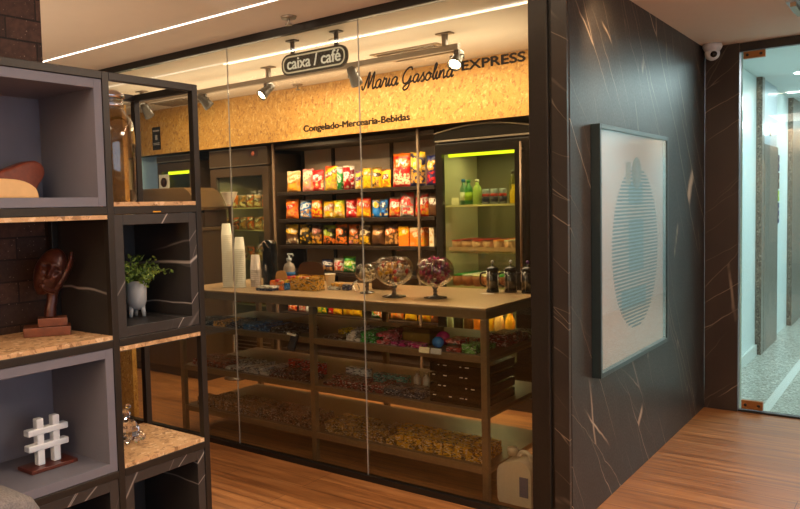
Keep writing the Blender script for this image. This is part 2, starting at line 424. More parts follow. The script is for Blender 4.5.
# shop front
W = sthing('window_1', 'frameless shop glass between a black head rail and floor rail')
MB().box(-5.2, -1.408, GY - .02, GY + .02, CZ - .045, CZ - .001).build('head_rail', M['frame'], W)
MB().box(-5.2, -1.408, GY - .02, GY + .02, .0, .032).build('floor_rail', M['black'], W)
MB().box(-1.406, -1.319, GY - .04, GY + .06, .0, CZ - .001).build('post', M['frame'], W, .003)
MB().box(-1.318, -1.304, GY - .02, GY - .0055, .0, CZ - .001).build('shadow_gap', M['black'], W)
for a, b in ((-5.19, -3.352), (-3.346, -2.366), (-2.360, -1.408)):
    MB().box(a, b, GY - .004, GY + .004, .033, CZ - .046).build('glass_panel', M['glass'], W)
for x in (-3.349, -2.363):
    MB().box(x - .002, x + .002, GY - .0035, GY + .0035, .033, CZ - .046).build('glass_seal', colm('silver', .3), W)
# LED line recessed in the lobby ceiling
o = MB().box(-5.6, 2.4, 2.893, 2.904, CZ - .004, CZ - .0005).build('ceiling_led_strip', M['led'])
tag(o, 'thin bright line of light running across the lobby ceiling', 'ceiling light')
# glass door
D = sthing('door_1', 'frameless glass door to the corridor with bronze patch fittings')
MB().box(-1.004, -.03, CY + .02, CY + .032, .02, 2.49).build('door_glass', M['glass_door'], D)
MB().box(-1.012, -1.0045, CY + .018, CY + .034, .02, 2.49).build('glass_edge', M['glass_edge'], D)
MB().box(-1.000, -.87, CY + .008, CY + .044, 2.44, 2.488).build('patch_fitting', M['bronze'], D, .003)
MB().box(-1.000, -.87, CY + .008, CY + .044, .022, .085).build('patch_fitting', M['bronze'], D, .003)
for zf in (2.464, .053):
    for xf in (-.975, -.895):
        MB().lathe([(.0001, 0), (.010, 0), (.010, .003), (.0001, .003)], (xf, CY + .0078, zf), 14, Matrix.Rotation(R(90), 3, 'X').to_4x4()).build('fitting_screw', M['black'], D)
MB().box(-1.02, .028, CY + .005, CY + .06, 2.492, CZ - .002).build('head_rail', M['black'], D)
MB().box(-1.02, .028, CY + .005, CY + .06, .0005, .014).build('threshold', M['black'], D)
h = MB(); h.tube([(-.16, CY - .05, .72), (-.16, CY - .05, 1.55)], .016)
h.tube([(-.16, CY - .05, .80), (-.16, CY + .019, .80)], .009); h.tube([(-.16, CY - .05, 1.47), (-.16, CY + .019, 1.47)], .009)
h.build('door_handle', M['bronze'], D)
# corridor
KX = -1.27; KZ = 2.615
struct('floor_corridor', MB().box(KX - .1, 1.0, 6.072, 18, -.1, 0), M['terrazzo'])
struct('trim_5', MB().box(-.905, -.845, 6.08, 17.9, .0003, .002), M['terr_strip'], 'pale strip set in the corridor floor')
struct('ceiling_corridor', MB().box(KX - .1, 1.0, 6.072, 18, KZ, KZ + .1), M['corr_ceil'])
struct('wall_corridor_left', MB().box(KX - .1, KX, 6.072, 18, 0, KZ), M['corr_wall'])
struct('wall_corridor_right', MB().box(.9, 1.0, 6.072, 18, 0, KZ), M['corr_wall'])
struct('wall_corridor_end', MB().box(KX, .9, 17.9, 18, 0, KZ), M['corr_wall'])
k = 6
for a, b in ((8.25, 8.38), (8.40, 9.22), (10.30, 11.1), (12.3, 13.1), (14.2, 15.0)):
    k += 1
    top = KZ - .002 if a != 8.40 else 2.0
    struct('trim_%d' % k, MB().box(KX + .0005, KX + .05, a, b, 0, top), M['granite'], 'speckled granite pilaster along the corridor wall')
struct('trim_12', MB().box(KX + .0005, KX + .035, 8.40, 9.22, 2.003, KZ - .002), M['metal_panel'], 'satin metal panel above a granite pilaster')
struct('baseboard_corridor', MB().box(KX + .0005, KX + .02, 6.1, 8.24, 0, .1), M['terr_strip'])
sc = thing('wall_sconce', 'small lit wall sconce on the metal panel in the corridor', 'wall light', (KX + .036, 8.8, 2.08))
MB().box(KX + .0355, KX + .045, 8.77, 8.83, 2.10, 2.20).build('backplate', M['steel'], sc, .002)
MB().lathe([(.0001, 2.11), (.020, 2.11), (.026, 2.21), (.022, 2.21), (.0001, 2.13)], (KX + .071, 8.8, 0), 16).build('lamp_shade', M['corr_light'], sc)
for i, y in enumerate((8.28, 10.6, 13.0)):
    o = MB().lathe([(.0001, KZ - .006), (.055, KZ - .006), (.06, KZ - .0005)], (-1.02 + .1, y, 0), 20).build('downlight', M['corr_light'])
    tag(o, ('round recessed light in the corridor ceiling nearest the glass door', 'middle round recessed light of the corridor ceiling', 'farthest round recessed light of the corridor ceiling')[i], 'ceiling light')
o = MB().box(KX + .06, .6, 9.75, 9.80, KZ - .005, KZ - .0005).build('ceiling_led_strip', M['corr_light'])
tag(o, 'white line of light crossing the corridor ceiling', 'ceiling light')
s = thing('pictogram_sign', 'narrow vertical black sign plates on the white corridor wall', 'sign', (KX + .004, 9.62, 1.2))
for z0, z1, m in ((1.77, 1.94, 'navy'), (1.58, 1.75, 'brown'), (1.45, 1.56, 'lime'), (1.21, 1.43, 'navy')):
    MB().box(KX + .001, KX + .006, 9.57, 9.66, z0, z1).build('plate', colm(m), s)
for z in (1.855, 1.665, 1.505, 1.36, 1.27):
    q = MB(); q.lathe([(.0001, 0), (.018, 0), (.018, .001), (.0001, .001)], (KX + .0065, 9.615, z), 12, Matrix.Rotation(R(90), 3, 'Y').to_4x4())
    q.build('pictogram', M['paper'], s)
# lobby ceiling fittings
c = thing('security_camera', 'small white dome camera at the ceiling corner above the brown marble wall', 'security camera', (-1.17, 5.86, 2.43))
MB().lathe([(.0001, 2.55), (.058, 2.55), (.062, 2.53), (.05, 2.505), (.0001, 2.505)][::-1], (-1.165, 5.86, 0), 24).build('camera_base', M['white_c'], c)
MB().sphere((-1.165, 5.86, 2.485), .047, 20).build('camera_ball', M['white_c'], c)
MB().sphere((-1.150, 5.825, 2.475), .022, 16).build('lens', M['black_gloss'], c)
g = thing('ceiling_fixture', 'slatted grey ceiling fixture at the upper right edge', 'ceiling fixture', (-.52, 5.04, 2.5))
MB().box(-.62, -.40, 4.88, 5.22, CZ - .012, CZ - .0005).build('housing', M['metal_panel'], g, .004)
for i in range(4):
    MB().box(-.60 + i * .055, -.572 + i * .055, 4.9, 5.2, CZ - .035, CZ - .0125).build('slat', M['steel'], g)
def sprinkler(x, y, lab, z=CZ):
    s = thing('sprinkler', lab, 'sprinkler', (x, y, z - .05))
    MB().lathe([(.0001, z - .012), (.04, z - .012), (.045, z)], (x, y, 0), 20).build('escutcheon', M['steel'], s)
    MB().tube([(x, y, z - .0125), (x, y, z - .04)], .007).build('stem', M['steel'], s)
    MB().lathe([(.0001, z - .046), (.02, z - .046), (.02, z - .0405), (.0001, z - .0405)], (x, y, 0), 12).build('deflector', M['steel'], s)
sprinkler(-2.70, 3.2, 'steel sprinkler head on the lobby ceiling just in front of the shop glass')
sprinkler(-4.10, 4.95, 'steel sprinkler head on the shop ceiling near the strand board fascia')
for i, (x, y) in enumerate(((-4.72, 4.66), (-2.86, 3.86), (-2.77, 4.73))):
    d = thing('downlight', ('recessed ceiling light left of the track inside the shop', 'recessed ceiling light above the hanging oval sign', 'recessed ceiling light near the air vent behind the script lettering')[i], 'ceiling light', (x, y, CZ - .01))
    MB().lathe([(.046, CZ - .006), (.06, CZ - .006), (.062, CZ - .0005), (.046, CZ - .0005)], (x, y, 0), 24).build('ring', M['paper'], d)
    MB().lathe([(.0001, CZ - .004), (.045, CZ - .004), (.045, CZ - .001)], (x, y, 0), 24).build('diffuser', emis('downlight_glow', '#ffe6c4', 12), d)
for x, y, lab in ((-5.45, 4.80, 'square air vent in the shop ceiling above the left coolers'), (-2.72, 4.55, 'square air vent in the shop ceiling behind the script lettering')):
    v = thing('air_vent', lab, 'air vent', (x, y, CZ - .012))
    MB().box(x - .26, x + .26, y - .17, y + .17, CZ - .008, CZ - .0005).build('vent_frame', colm('#8a7660'), v)
    for i in range(6):
        MB().box(x - .22, x + .22, y - .14 + i * .05, y - .115 + i * .05, CZ - .018, CZ - .0085).build('louvre', colm('#6a5844'), v)
# ================================================================== PICTURE
fx = WX + .045; y0, y1, z0, z1 = 3.625, 4.82, .66, 1.862
P = thing('framed_picture', 'large framed print with a striped oval hanging on the marble wall', 'picture', (WX + .02, (y0 + y1) / 2, z0))
f = MB(); w = .022
f.box(WX + .001, fx, y0, y0 + w, z0, z1).box(WX + .001, fx, y1 - w, y1, z0, z1).box(WX + .001, fx, y0 + w, y1 - w, z0, z0 + w).box(WX + .001, fx, y0 + w, y1 - w, z1 - w, z1)
f.build('picture_frame', plain('teal_black_frame', '#1f2c2e', .3), P, .002)
MB().box(WX + .002, WX + .02, y0 + w, y1 - w, z0 + w, z1 - w).build('print', plain('beige_print', '#cda68c', .6, grain=.02, scale=20), P)
ar = MB(); cy, cz, ry, rz_ = 4.275, 1.25, .405, .43
nst = 46
for i in range(nst):
    zz = cz - rz_ + (i + .5) * 2 * rz_ / nst; hw = ry * math.sqrt(max(0, 1 - ((zz - cz) / rz_) ** 2))
    ar.box(WX + .0202, WX + .0212, cy - hw, cy + hw, zz - .0056, zz + .0042)
ar.build('striped_oval', plain('ink_dark', '#1b2024', .5), P)
MB().box(WX + .0201, WX + .0206, 4.14, 4.39, 1.475, 1.59).box(WX + .0201, WX + .0206, 4.14, 4.407, 1.12, 1.40).box(WX + .0201, WX + .0206, 4.02, 4.45, .93, 1.03).build('blue_block', plain('ink_blue', '#71878e', .5), P)
MB().lathe([(.0001, 0), (.085, 0), (.085, .0008), (.0001, .0008)], (WX + .0213, 4.28, 1.645), 28, Matrix.Rotation(R(90), 3, 'Y').to_4x4()).build('bronze_disc', plain('ink_bronze', '#7d6240', .5), P)
MB().box(WX + .0213, WX + .0221, 4.09, 4.17, 1.58, 1.70).build('bronze_block', plain('ink_ochre', '#9a7440', .5), P)
MB().box(WX + .038, WX + .041, y0 + w, y1 - w, z0 + w, z1 - w).build('picture_glass', glass('picture_glazing', '#f4f4f4', 1.5, .03), P)
# ================================================================== SHELVING UNIT
X0, X1 = -2.085, -1.777; T = .022
YS = (.62, 1.305, 1.64); ZS = (.011, .38, .757, 1.135, 1.513, 1.89)
U = thing('shelving_unit', 'open black steel shelving unit with grey and marble box inserts in the foreground', 'shelving unit', ((X0 + X1) / 2, 1.13, 0))
for y in YS:
    for x in (X0 + T / 2, X1 - T / 2):
        MB().box(x - T / 2, x + T / 2, y - T / 2, y + T / 2, 0, ZS[-1] + T / 2).build('post', M['frame'], U, .0015)
for z in ZS:
    for x in (X0 + T / 2, X1 - T / 2):
        for a, b in ((YS[0], YS[1]), (YS[1], YS[2])):
            MB().box(x - T / 2, x + T / 2, a + T / 2, b - T / 2, z - T / 2, z + T / 2).build('rail', M['frame'], U, .0015)
    for y in YS:
        MB().box(X0 + T, X1 - T, y - T / 2, y + T / 2, z - T / 2, z + T / 2).build('side_rail', M['frame'], U, .0015)
def cell(c, r): return YS[c] + T / 2 + .001, YS[c + 1] - T / 2 - .001, ZS[r] + T / 2 + .001, ZS[r + 1] - T / 2 - .001
def liner(c, r, m, t, lab):
    a, b, z0, z1 = cell(c, r); MB().shell(X0 + .002, X1 - .003, a, b, z0, z1, t).build('box_insert', m, U, .001, label=lab)
def board(c, z, t=.012):
    a, b = YS[c] + T / 2 + .001, YS[c + 1] - T / 2 - .001
    MB().box(X0 + .002, X1 - .001, a, b, z, z + t).build('shelf_board', M['osb_board'], U, label='pale strand board shelf')
liner(0, 4, M['grey_box'], .026, 'matte grey box insert'); liner(0, 2 - 0, M['grey_box'], .026, 'matte grey box insert')
liner(1, 3, M['marbleS'], .03, 'grey marble box insert with white veins'); liner(1, 1, M['marbleS'], .03, 'grey marble box insert with white veins')
liner(0, 1, M['marbleS'], .03, 'grey marble box insert with white veins')
board(0, ZS[3] + T / 2 + .001); board(0, ZS[4] - T / 2 - .013); board(1, ZS[4] + T / 2 + .001); board(1, ZS[3] - T / 2 - .013); board(1, ZS[2] + T / 2 + .001)
MB().box(X1 - .0005, X1 + .001, 1.455, 1.485, ZS[4] - .008, ZS[4] - .004).build('asset_tag', colm('gold'), U, label='tiny yellow sticker')
# --- things on it
zb = ZS[3] + T / 2 + .014
SC = thing('face_sculpture', 'dark carved sculpture of a face resting in a hand, on a stepped wooden base', 'sculpture', (-1.965, 1.205, zb))
SC.rotation_euler = (0, 0, R(58))
ORG[SC.name] = (0, 0, 0)
MB().box(-.066, .064, -.038, .038, 0, .026).build('lower_base', M['wood_red'], SC, .002)
MB().box(-.026, .055, -.028, .028, .0265, .050).build('upper_base', M['wood_red'], SC, .002)
fm = MB(); NA, NB = 26, 34; vs = []; fs = []
tl = R(26)
def face_d(a, b):
    r2 = min(1, a * a + b * b); d = .034 * math.sqrt(max(0, 1 - r2))
    g = lambda x, y, sx, sy: math.exp(-((a - x) / sx) ** 2 - ((b - y) / sy) ** 2)
    d += .024 * g(0, .02, .10, .20) + .015 * g(0, -.12, .15, .09)
    d += .007 * g(0, .34, .6, .06) - .017 * g(-.36, .17, .2, .09) - .017 * g(.36, .17, .2, .09) + .006 * g(-.36, .15, .13, .04) + .006 * g(.36, .15, .13, .04)
    d += .008 * g(0, -.33, .24, .035) + .008 * g(0, -.43, .2, .035) - .006 * g(0, -.38, .26, .018) + .009 * g(0, -.66, .22, .12)
    d += .006 * g(-.5, -.1, .18, .2) + .006 * g(.5, -.1, .18, .2)
    return d
for side in (0, 1):
    for j in range(NB + 1):
        for i in range(NA + 1):
            u = -1 + 2 * i / NA; v = -1 + 2 * j / NB
            a = u * math.sqrt(1 - v * v / 2); b = v * math.sqrt(1 - u * u / 2)
            wdt = .043 * (1 - .22 * max(0, -b)); X = a * wdt; Z = b * .072
            Y = -face_d(a, b) if side == 0 else -face_d(a, b) * .55 + .006
            vs.append((X * math.cos(tl) + Z * math.sin(tl) + .012, Y - .004, -X * math.sin(tl) + Z * math.cos(tl) + .182))
    o_ = side * (NA + 1) * (NB + 1)
    for j in range(NB):
        for i in range(NA):
            q = (o_ + j * (NA + 1) + i, o_ + j * (NA + 1) + i + 1, o_ + (j + 1) * (NA + 1) + i + 1, o_ + (j + 1) * (NA + 1) + i)
            fs.append(q if side == 0 else q[::-1])
per = [(i, 0) for i in range(NA)] + [(NA, j) for j in range(NB)] + [(i, NB) for i in range(NA, 0, -1)] + [(0, j) for j in range(NB, 0, -1)]
ids = [j * (NA + 1) + i for i, j in per]; off = (NA + 1) * (NB + 1)
for q in range(len(ids)):
    a, b = ids[q], ids[(q + 1) % len(ids)]; fs.append((a, a + off, b + off, b))
fm.add(vs, fs, True)
bronze_br = plain('dark_bronze', '#4a241a', .3, metal=.2, grain=.2, scale=40)
fm.build('mask', bronze_br, SC)
hb = MB()
hb.tube(spline([(.008, 0, .0505), (.010, 0, .075), (.016, .002, .10), (.018, .004, .125), (.034, .002, .15)], 4), [.017] * 5 + [.0155] * 6 + [.0175] * 4 + [.02, .018], 12)
for k, (dx, dy, L) in enumerate(((.0, -.012, .085), (.008, -.003, .095), (.014, .007, .09), (.018, .016, .075))):
    a = Vector((.034 + dx * .2, dy, .142)); pts = [a, a + Vector((.020, -.002, L * .36)), a + Vector((.033, -.006, L * .70)), a + Vector((.040, -.012, L))]
    hb.tube(spline(pts, 4), [.0085] * 5 + [.0072] * 4 + [.0062] * 3 + [.0035], 8)
hb.tube(spline([(.022, -.006, .125), (.0, -.026, .135), (-.012, -.036, .15)], 4), [.009] * 4 + [.0075] * 4 + [.0045], 8)
hb.build('hand', bronze_br, SC)
# ornament in the upper grey box
gz = ZS[4] + T / 2 + .001 + .026
A = thing('leather_ornament', 'brown leather and cream curved ornament in the upper grey box', 'ornament', (-1.93, 1.0, gz + .0005))
def ro(poly): return [(p[0], p[1]) for p in spline([Vector((a, b, 0)) for a, b in poly], 4)]
sh = ro([(.80, gz + .001), (.80, gz + .055), (.90, gz + .054), (1.0, gz + .06), (1.09, gz + .082), (1.165, gz + .108), (1.20, gz + .10), (1.208, gz + .07), (1.185, gz + .035), (1.175, gz + .001)])
MB().prism(sh, 'x', -2.0, -1.945, True).build('leather_back', M['leather'], A, .006)
cr = ro([(.82, gz + .001), (.80, gz + .03), (.83, gz + .052), (1.0, gz + .054), (1.09, gz + .05), (1.135, gz + .03), (1.145, gz + .001)])
MB().prism(cr, 'x', -1.944, -1.875, True).build('cream_body', M['cream_l'], A, .006)
# hashtag
hz = ZS[2] + T / 2 + .001 + .026
H = thing('hashtag_ornament', 'white hash symbol ornament on a thin brown wooden base', 'ornament', (-1.91, 1.14, hz + .0005))
MB().cbox((-1.915, 1.155, hz + .006), (.075, .145, .010), 0).build('base', M['wood_brown'], H, .001)
q = MB()
for yy in (1.130, 1.180): q.cbox((-1.915, yy, hz + .0115 + .066), (.022, .022, .132))
for zz in (.052, .096): q.cbox((-1.915, 1.154, hz + .0115 + zz), (.027, .126, .018))
q.build('hash_symbol', M['white_c'], H, .003)
# plant
pz = ZS[3] + T / 2 + .001 + .03
PL = thing('potted_plant', 'small green plant in a grey three-legged pot inside the marble box', 'plant', (-1.93, 1.50, pz + .0005))
px_, py_ = -1.93, 1.50
MB().lathe([(.0001, pz + .022), (.014, pz + .023), (.026, pz + .032), (.032, pz + .05), (.034, pz + .115), (.031, pz + .115), (.030, pz + .10), (.0001, pz + .10)], (px_, py_, 0), 28).build('pot', M['pot'], PL)
for k in range(3):
    a = k * 2.094 + .5
    MB().tube([(px_ + .020 * math.cos(a), py_ + .020 * math.sin(a), pz + .034), (px_ + .024 * math.cos(a), py_ + .024 * math.sin(a), pz + .001)], [.0085, .0055], 10).build('leg', M['pot'], PL)
lf = MB(); st = MB()
for k in range(38):
    a = random.uniform(0, 6.28); e = random.uniform(.3, 1.25); L = random.uniform(.06, .115)
    d = Vector((math.cos(a) * math.cos(e), math.sin(a) * math.cos(e), math.sin(e))); p0 = Vector((px_ + .01 * math.cos(a), py_ + .01 * math.sin(a), pz + .10))
    st.tube([p0, p0 + d * L * .5 + Vector((0, 0, .01)), p0 + d * L], .0011, 5)
    for j in range(13):
        t_ = random.uniform(.3, 1.05); c_ = p0 + d * L * t_ + Vector([random.gauss(0, .008) for _ in range(3)])
        ax = Vector([random.uniform(-1, 1) for _ in range(3)]).normalized(); bx_ = ax.orthogonal().normalized(); s_ = random.uniform(.006, .011)
        nn = ax.cross(bx_) * .2 * s_
        lf.add([c_ - ax * s_, c_ + bx_ * s_ * .5 + nn, c_ + ax * s_, c_ - bx_ * s_ * .5 + nn], [(0, 1, 2), (0, 2, 3)])
st.build('stem', colm('#5a6a2a'), PL)
t = NT('leaf_green'); n = t.noise(t.obj(), 70, 2); t.bsdf(col=t.ramp(n, [(.35, lin('#38551f')), (.6, lin('#86a03c')), (.75, lin('#b8c45a'))]), rough=.5)
lf.build('foliage', t.m, PL)
# big glass jar in the open top cell
jz = ZS[4] + T / 2 + .001 + .0125
J = thing('glass_jar', 'tall clear glass jar in the open top cell of the shelving unit', 'jar', (-1.93, 1.425, jz))
prof = [(.0001, jz + .001), (.068, jz + .001), (.074, jz + .01), (.076, jz + .20), (.070, jz + .245), (.05, jz + .275), (.043, jz + .285), (.043, jz + .315)]
MB().lathe(prof + [(r - .003, z) for r, z in prof[::-1][:-1]] + [(.0001, jz + .006)], (-1.93, 1.425, 0), 32).build('jar_body', M['glass_obj'], J)
MB().lathe([(.0001, jz + .3155), (.048, jz + .3155), (.05, jz + .325), (.03, jz + .34), (.0001, jz + .342)], (-1.93, 1.425, 0), 28).build('lid', M['chrome'], J)
MB().lathe([(.0435, jz + .29), (.046, jz + .29), (.046, jz + .30), (.0435, jz + .30)], (-1.93, 1.425, 0), 28).build('band', M['chrome'], J)
# crystal ornament
cz_ = ZS[2] + T / 2 + .001 + .0125
K = thing('crystal_ornament', 'clear faceted glass ornament on the lower strand board shelf', 'ornament', (-1.95, 1.46, cz_))
t = NT('cut_crystal'); gb = t.add('BsdfGlass', {'Color': (.95, .93, .92, 1), 'Roughness': .02, 'IOR': 1.5}); t.l.new(gb.outputs[0], t.out.inputs[0])
for i, (dx, dy, r, zc) in enumerate(((0, 0, .036, .036), (-.01, -.005, .018, .086), (.0, .0, .009, .112))):
    q = MB(); q.sphere((-1.95 + dx, 1.465 + dy, cz_ + zc), r, 8, (1, 1, .98)); q.sm = [False] * len(q.f)
    q.build(('bowl', 'stopper', 'knob')[i], t.m, K)
q = MB()
for k in range(8):
    a = k * PI / 4; q.sphere((-1.95 + .042 * math.cos(a), 1.465 + .042 * math.sin(a), cz_ + .0115), .011, 6)
q.sm = [False] * len(q.f); q.build('foot_bead_ring', t.m, K)
# armchair with its back to the shelving unit
CH = thing('armchair', 'grey upholstered armchair with a rounded back in front of the shelving unit', 'armchair', (-1.25, .58, 0))
bp = ro([(.27, .30), (.25, .6), (.27, .84), (.36, .90), (.58, .905), (.80, .90), (.895, .85), (.92, .60), (.90, .30)])
MB().prism(bp, 'x', -1.66, -1.50, True).build('backrest', M['fabric'], CH, .03)
MB().box(-1.495, -.92, .34, .83, .30, .45).build('seat', M['fabric'], CH, .04)
for y in (.26, .84): MB().box(-1.495, -.95, y, y + .07, .28, .62).build('armrest', M['fabric'], CH, .03)
for x in (-1.58, -.98):
    for y in (.34, .82): MB().lathe([(.012, 0), (.02, .295)], (x, y, 0), 12).build('leg', M['wood_brown'], CH)
# ================================================================== COUNTER
CT = .985; CX0, CX1, CY0, CY1 = -3.99, -1.69, 3.455, 4.27
CN = thing('display_counter', 'long open metal display counter with beige top behind the shop glass', 'counter', ((CX0 + CX1) / 2, (CY0 + CY1) / 2, 0))
MB().box(CX0, CX1, CY0, CY1, CT - .012, CT).build('counter_top', M['counter_top'], CN, .003)
f = MB(); e = .034
f.box(CX0, CX1, CY0 + .004, CY0 + e, CT - .058, CT - .0125).box(CX0, CX1, CY1 - e, CY1 - .004, CT - .058, CT - .0125)
f.box(CX0, CX0 + e, CY0 + e + .0005, CY1 - e - .0005, CT - .058, CT - .0125).box(CX1 - e, CX1, CY0 + e + .0005, CY1 - e - .0005, CT - .058, CT - .0125)
f.build('top_frame', M['counter_metal'], CN, .002)
LV = (.735, .452, .168)
for x in (CX0, -2.83, CX1 - e):
    for y in (CY0 + .002, CY1 - e - .002):
        MB().box(x, x + e, y, y + e, 0, CT - .0585).build('leg', M['counter_metal'], CN, .002)
for z in LV:
    MB().box(CX0 + .002, CX1 - .002, CY0 + e + .006, CY1 - e - .006, z - .018, z).build('shelf', M['counter_in'], CN, .001)
    for a, b in ((CX0 + e + .001, -2.831), (-2.83 + e + .001, CX1 - e - .001)):
        MB().box(a, b, CY0 + .004, CY0 + .02, z - .030, z + .006).build('shelf_edge', M['counter_metal'], CN, .002)
    MB().box(CX1 - .02, CX1 - .004, CY0 + e + .004, CY1 - e - .004, z - .030, z + .004 - .0045).build('shelf_edge', M['counter_metal'], CN)
tr = CT + .0006
# --- stacks of nested cups
def cup_proto(r1, r0, h, mat, rim):
    return [(.0001, 0), (r0, 0), (r1, h), (r1 + rim, h), (r1 + rim, h - .004), (r1 - .0012, h - .004)] and MB().lathe([(.0001, .001), (r0, .001), (r1, h - .003), (r1 + rim, h - .003), (r1 + rim, h), (r1 - .001, h), (r0 - .001, .003), (.0001, .003)], (0, 0, 0), 20)
def cup_stack(x, y, n, step, r1, r0, h, mat, nm, top_lab, lab, cat, grp, inv=False):
    me = None
    for k in range(n):
        z = tr + k * step
        if me is None:
            b = cup_proto(r1, r0, h, mat, .0025)
            o = b.build(nm, mat, None, world=True); me = o.data
        else:
            o = bpy.data.objects.new(nm, me); COL.objects.link(o)
        if inv: o.location = (x, y, z + h); o.rotation_euler = (PI, 0, 0)
        else: o.location = (x, y, z)
        last = k == n - 1
        tag(o, top_lab if last else lab, cat, grp)
cup_stack(-3.71, 3.67, 27, .0135, .037, .029, .085, M['paper'], 'paper_cup', 'topmost white cup of the tall stack at the counter left end', 'white paper cup in the tall stack at the counter left end', 'cup', 'white cups in the tall stack', True)
cup_stack(-3.62, 3.70, 20, .0135, .037, .029, .085, M['paper'], 'paper_cup', 'topmost white cup of the shorter stack beside the tall one', 'white paper cup in the shorter of the two white stacks', 'cup', 'white cups in the shorter stack', True)
cup_stack(-3.55, 3.78, 9, .014, .038, .028, .105, M['trans_plastic'], 'plastic_cup', 'topmost frosted plastic cup of the stack right of the white cups', 'frosted plastic cup in the stack right of the white cups', 'cup', 'frosted cups in a stack', True)
# --- bottle with yellow top
def bottle(name, x, y, z, r, h, body, cap, lab, cat='bottle', grp=None, band=None, neck=.42):
    B = thing(name, lab, cat, (x, y, z), grp)
    MB().lathe([(.0001, z), (r * .92, z), (r, z + .006), (r, z + h * .60), (r * .8, z + h * .70), (r * neck, z + h * .80), (r * neck, z + h * .9)], (x, y, 0), 16).build('bottle_body', body, B)
    MB().lathe([(r * neck + .003, z + h * .9 + .0003), (r * neck + .003, z + h), (.0001, z + h)], (x, y, 0), 14).build('cap', cap, B)
    if band is not None: MB().lathe([(r + .0008, z + h * .18), (r + .0008, z + h * .5)], (x, y, 0), 16).build('bottle_label', band, B)
    return B
bottle('syrup_bottle', -3.46, 3.84, tr, .024, .17, colm('brown'), colm('yellow'), 'small dark bottle with a yellow cap between plastic cups and black dispenser', band=colm('cream'))
# --- black dispenser with clear sleeve
Dp = thing('cup_dispenser', 'tall black dispenser with a clear front tube on the counter', 'dispenser', (-3.37, 3.71, tr))
MB().prism(ro([(-3.41, tr + .001), (-3.41, tr + .26), (-3.40, tr + .31), (-3.37, tr + .322), (-3.34, tr + .31), (-3.33, tr + .26), (-3.33, tr + .001)]), 'y', 3.70, 3.76, True).build('housing', M['black_gloss'], Dp, .003)
MB().lathe([(.026, tr + .012), (.026, tr + .16)], (-3.375, 3.67, 0), 18).build('clear_tube', M['glass_obj'], Dp)
MB().cbox((-3.37, 3.705, tr + .005), (.11, .13, .008)).build('foot', M['black_gloss'], Dp, .002)
q = MB(); q.tube(spline([(-3.39, 3.694, tr + .25), (-3.39, 3.675, tr + .30), (-3.36, 3.67, tr + .31), (-3.345, 3.694, tr + .27)], 4), .0035, 6); q.build('chrome_trim', M['chrome'], Dp)
for i, x in enumerate((-3.56, -3.50)):
    tp = thing('curved_tap', ('left', 'right')[i] + ' one of two thin curved chrome taps behind the plastic cups', 'tap', (x, 3.92, tr))
    MB().lathe([(.0001, tr), (.016, tr), (.016, tr + .006), (.0001, tr + .006)], (x, 3.92, 0), 14).build('tap_base', M['chrome'], tp)
    MB().tube(spline([(x, 3.92, tr + .006), (x, 3.92, tr + .22), (x - .012, 3.915, tr + .27), (x - .045, 3.90, tr + .28), (x - .06, 3.89, tr + .25)], 5), .005, 8).build('spout', M['chrome'], tp)
# --- sanitizer
z = tr; B = thing('pump_bottle', 'clear pump bottle with white pump and red and blue label', 'pump bottle', (-3.29, 3.83, tr))
MB().lathe([(.0001, z), (.038, z), (.04, z + .005), (.04, z + .13), (.03, z + .155), (.014, z + .165), (.014, z + .175)], (-3.29, 3.83, 0), 20).build('bottle_body', colm('#b8a898', .25), B)
q = MB().lathe([(.0405, z + .08), (.0405, z + .105)], (-3.29, 3.83, 0), 20); q.build('blue_label', colm('blue'), B)
q = MB().lathe([(.0405, z + .03), (.0405, z + .0795)], (-3.29, 3.83, 0), 20); q.build('red_label', colm('red'), B)
q = MB().lathe([(.017, z + .1755), (.017, z + .195), (.006, z + .197), (.006, z + .222), (.0001, z + .222)], (-3.29, 3.83, 0), 14); q.tube([(-3.30, 3.83, z + .222), (-3.25, 3.82, z + .222), (-3.242, 3.818, z + .212)], .006, 8)
q.build('pump', M['white_c'], B)
# --- boxes on the counter
def mk_box(name, x, y, z, w, d, h, mat, lab, cat, grp=None, rz=0, bev=.002, tilt=0):
    q = MB().cbox((x, y, z + h / 2), (w, d, h), rz, tilt); o = q.build(name, mat, None, bev); return tag(o, lab, cat, grp)
def carton(x, y, w, d, h, lidh, ma, mb_, lid, lab, bars, grp):
    z = tr; c = thing('display_carton', lab, 'display carton', (x, y, z))
    q = MB(); t_ = .003
    q.box(x - w / 2, x + w / 2, y - d / 2, y - d / 2 + t_, z, z + h).box(x - w / 2, x + w / 2, y + d / 2 - t_, y + d / 2, z, z + h * 1.25)
    q.box(x - w / 2, x - w / 2 + t_, y - d / 2 + t_, y + d / 2 - t_, z, z + h * 1.12).box(x + w / 2 - t_, x + w / 2, y - d / 2 + t_, y + d / 2 - t_, z, z + h * 1.12)
    q.box(x - w / 2 + t_, x + w / 2 - t_, y - d / 2 + t_, y + d / 2 - t_, z, z + t_)
    q.build('tray', ma, c)
    pl = ro([(x - w / 2, z + h * 1.25 + .001), (x - w / 2 + .005, z + h + lidh * .7), (x - w / 4, z + h + lidh), (x + w / 4, z + h + lidh), (x + w / 2 - .005, z + h + lidh * .7), (x + w / 2, z + h * 1.25 + .001)])
    MB().prism(pl, 'y', y + d / 2 - .003, y + d / 2, False).build('header_card', lid, c)
    n = len(bars)
    for i, k in enumerate(bars):
        xx = x - w / 2 + (i + .5) * w / n
        mk_box('sweet_bar', x + (xx - x) * .93, y - .005, z + t_ + .001, w / n * .93 - .006, d - .022, h * 1.05 + .006 * (i % 2), colm(k, .35), grp[0], 'sweet bar', grp[1])
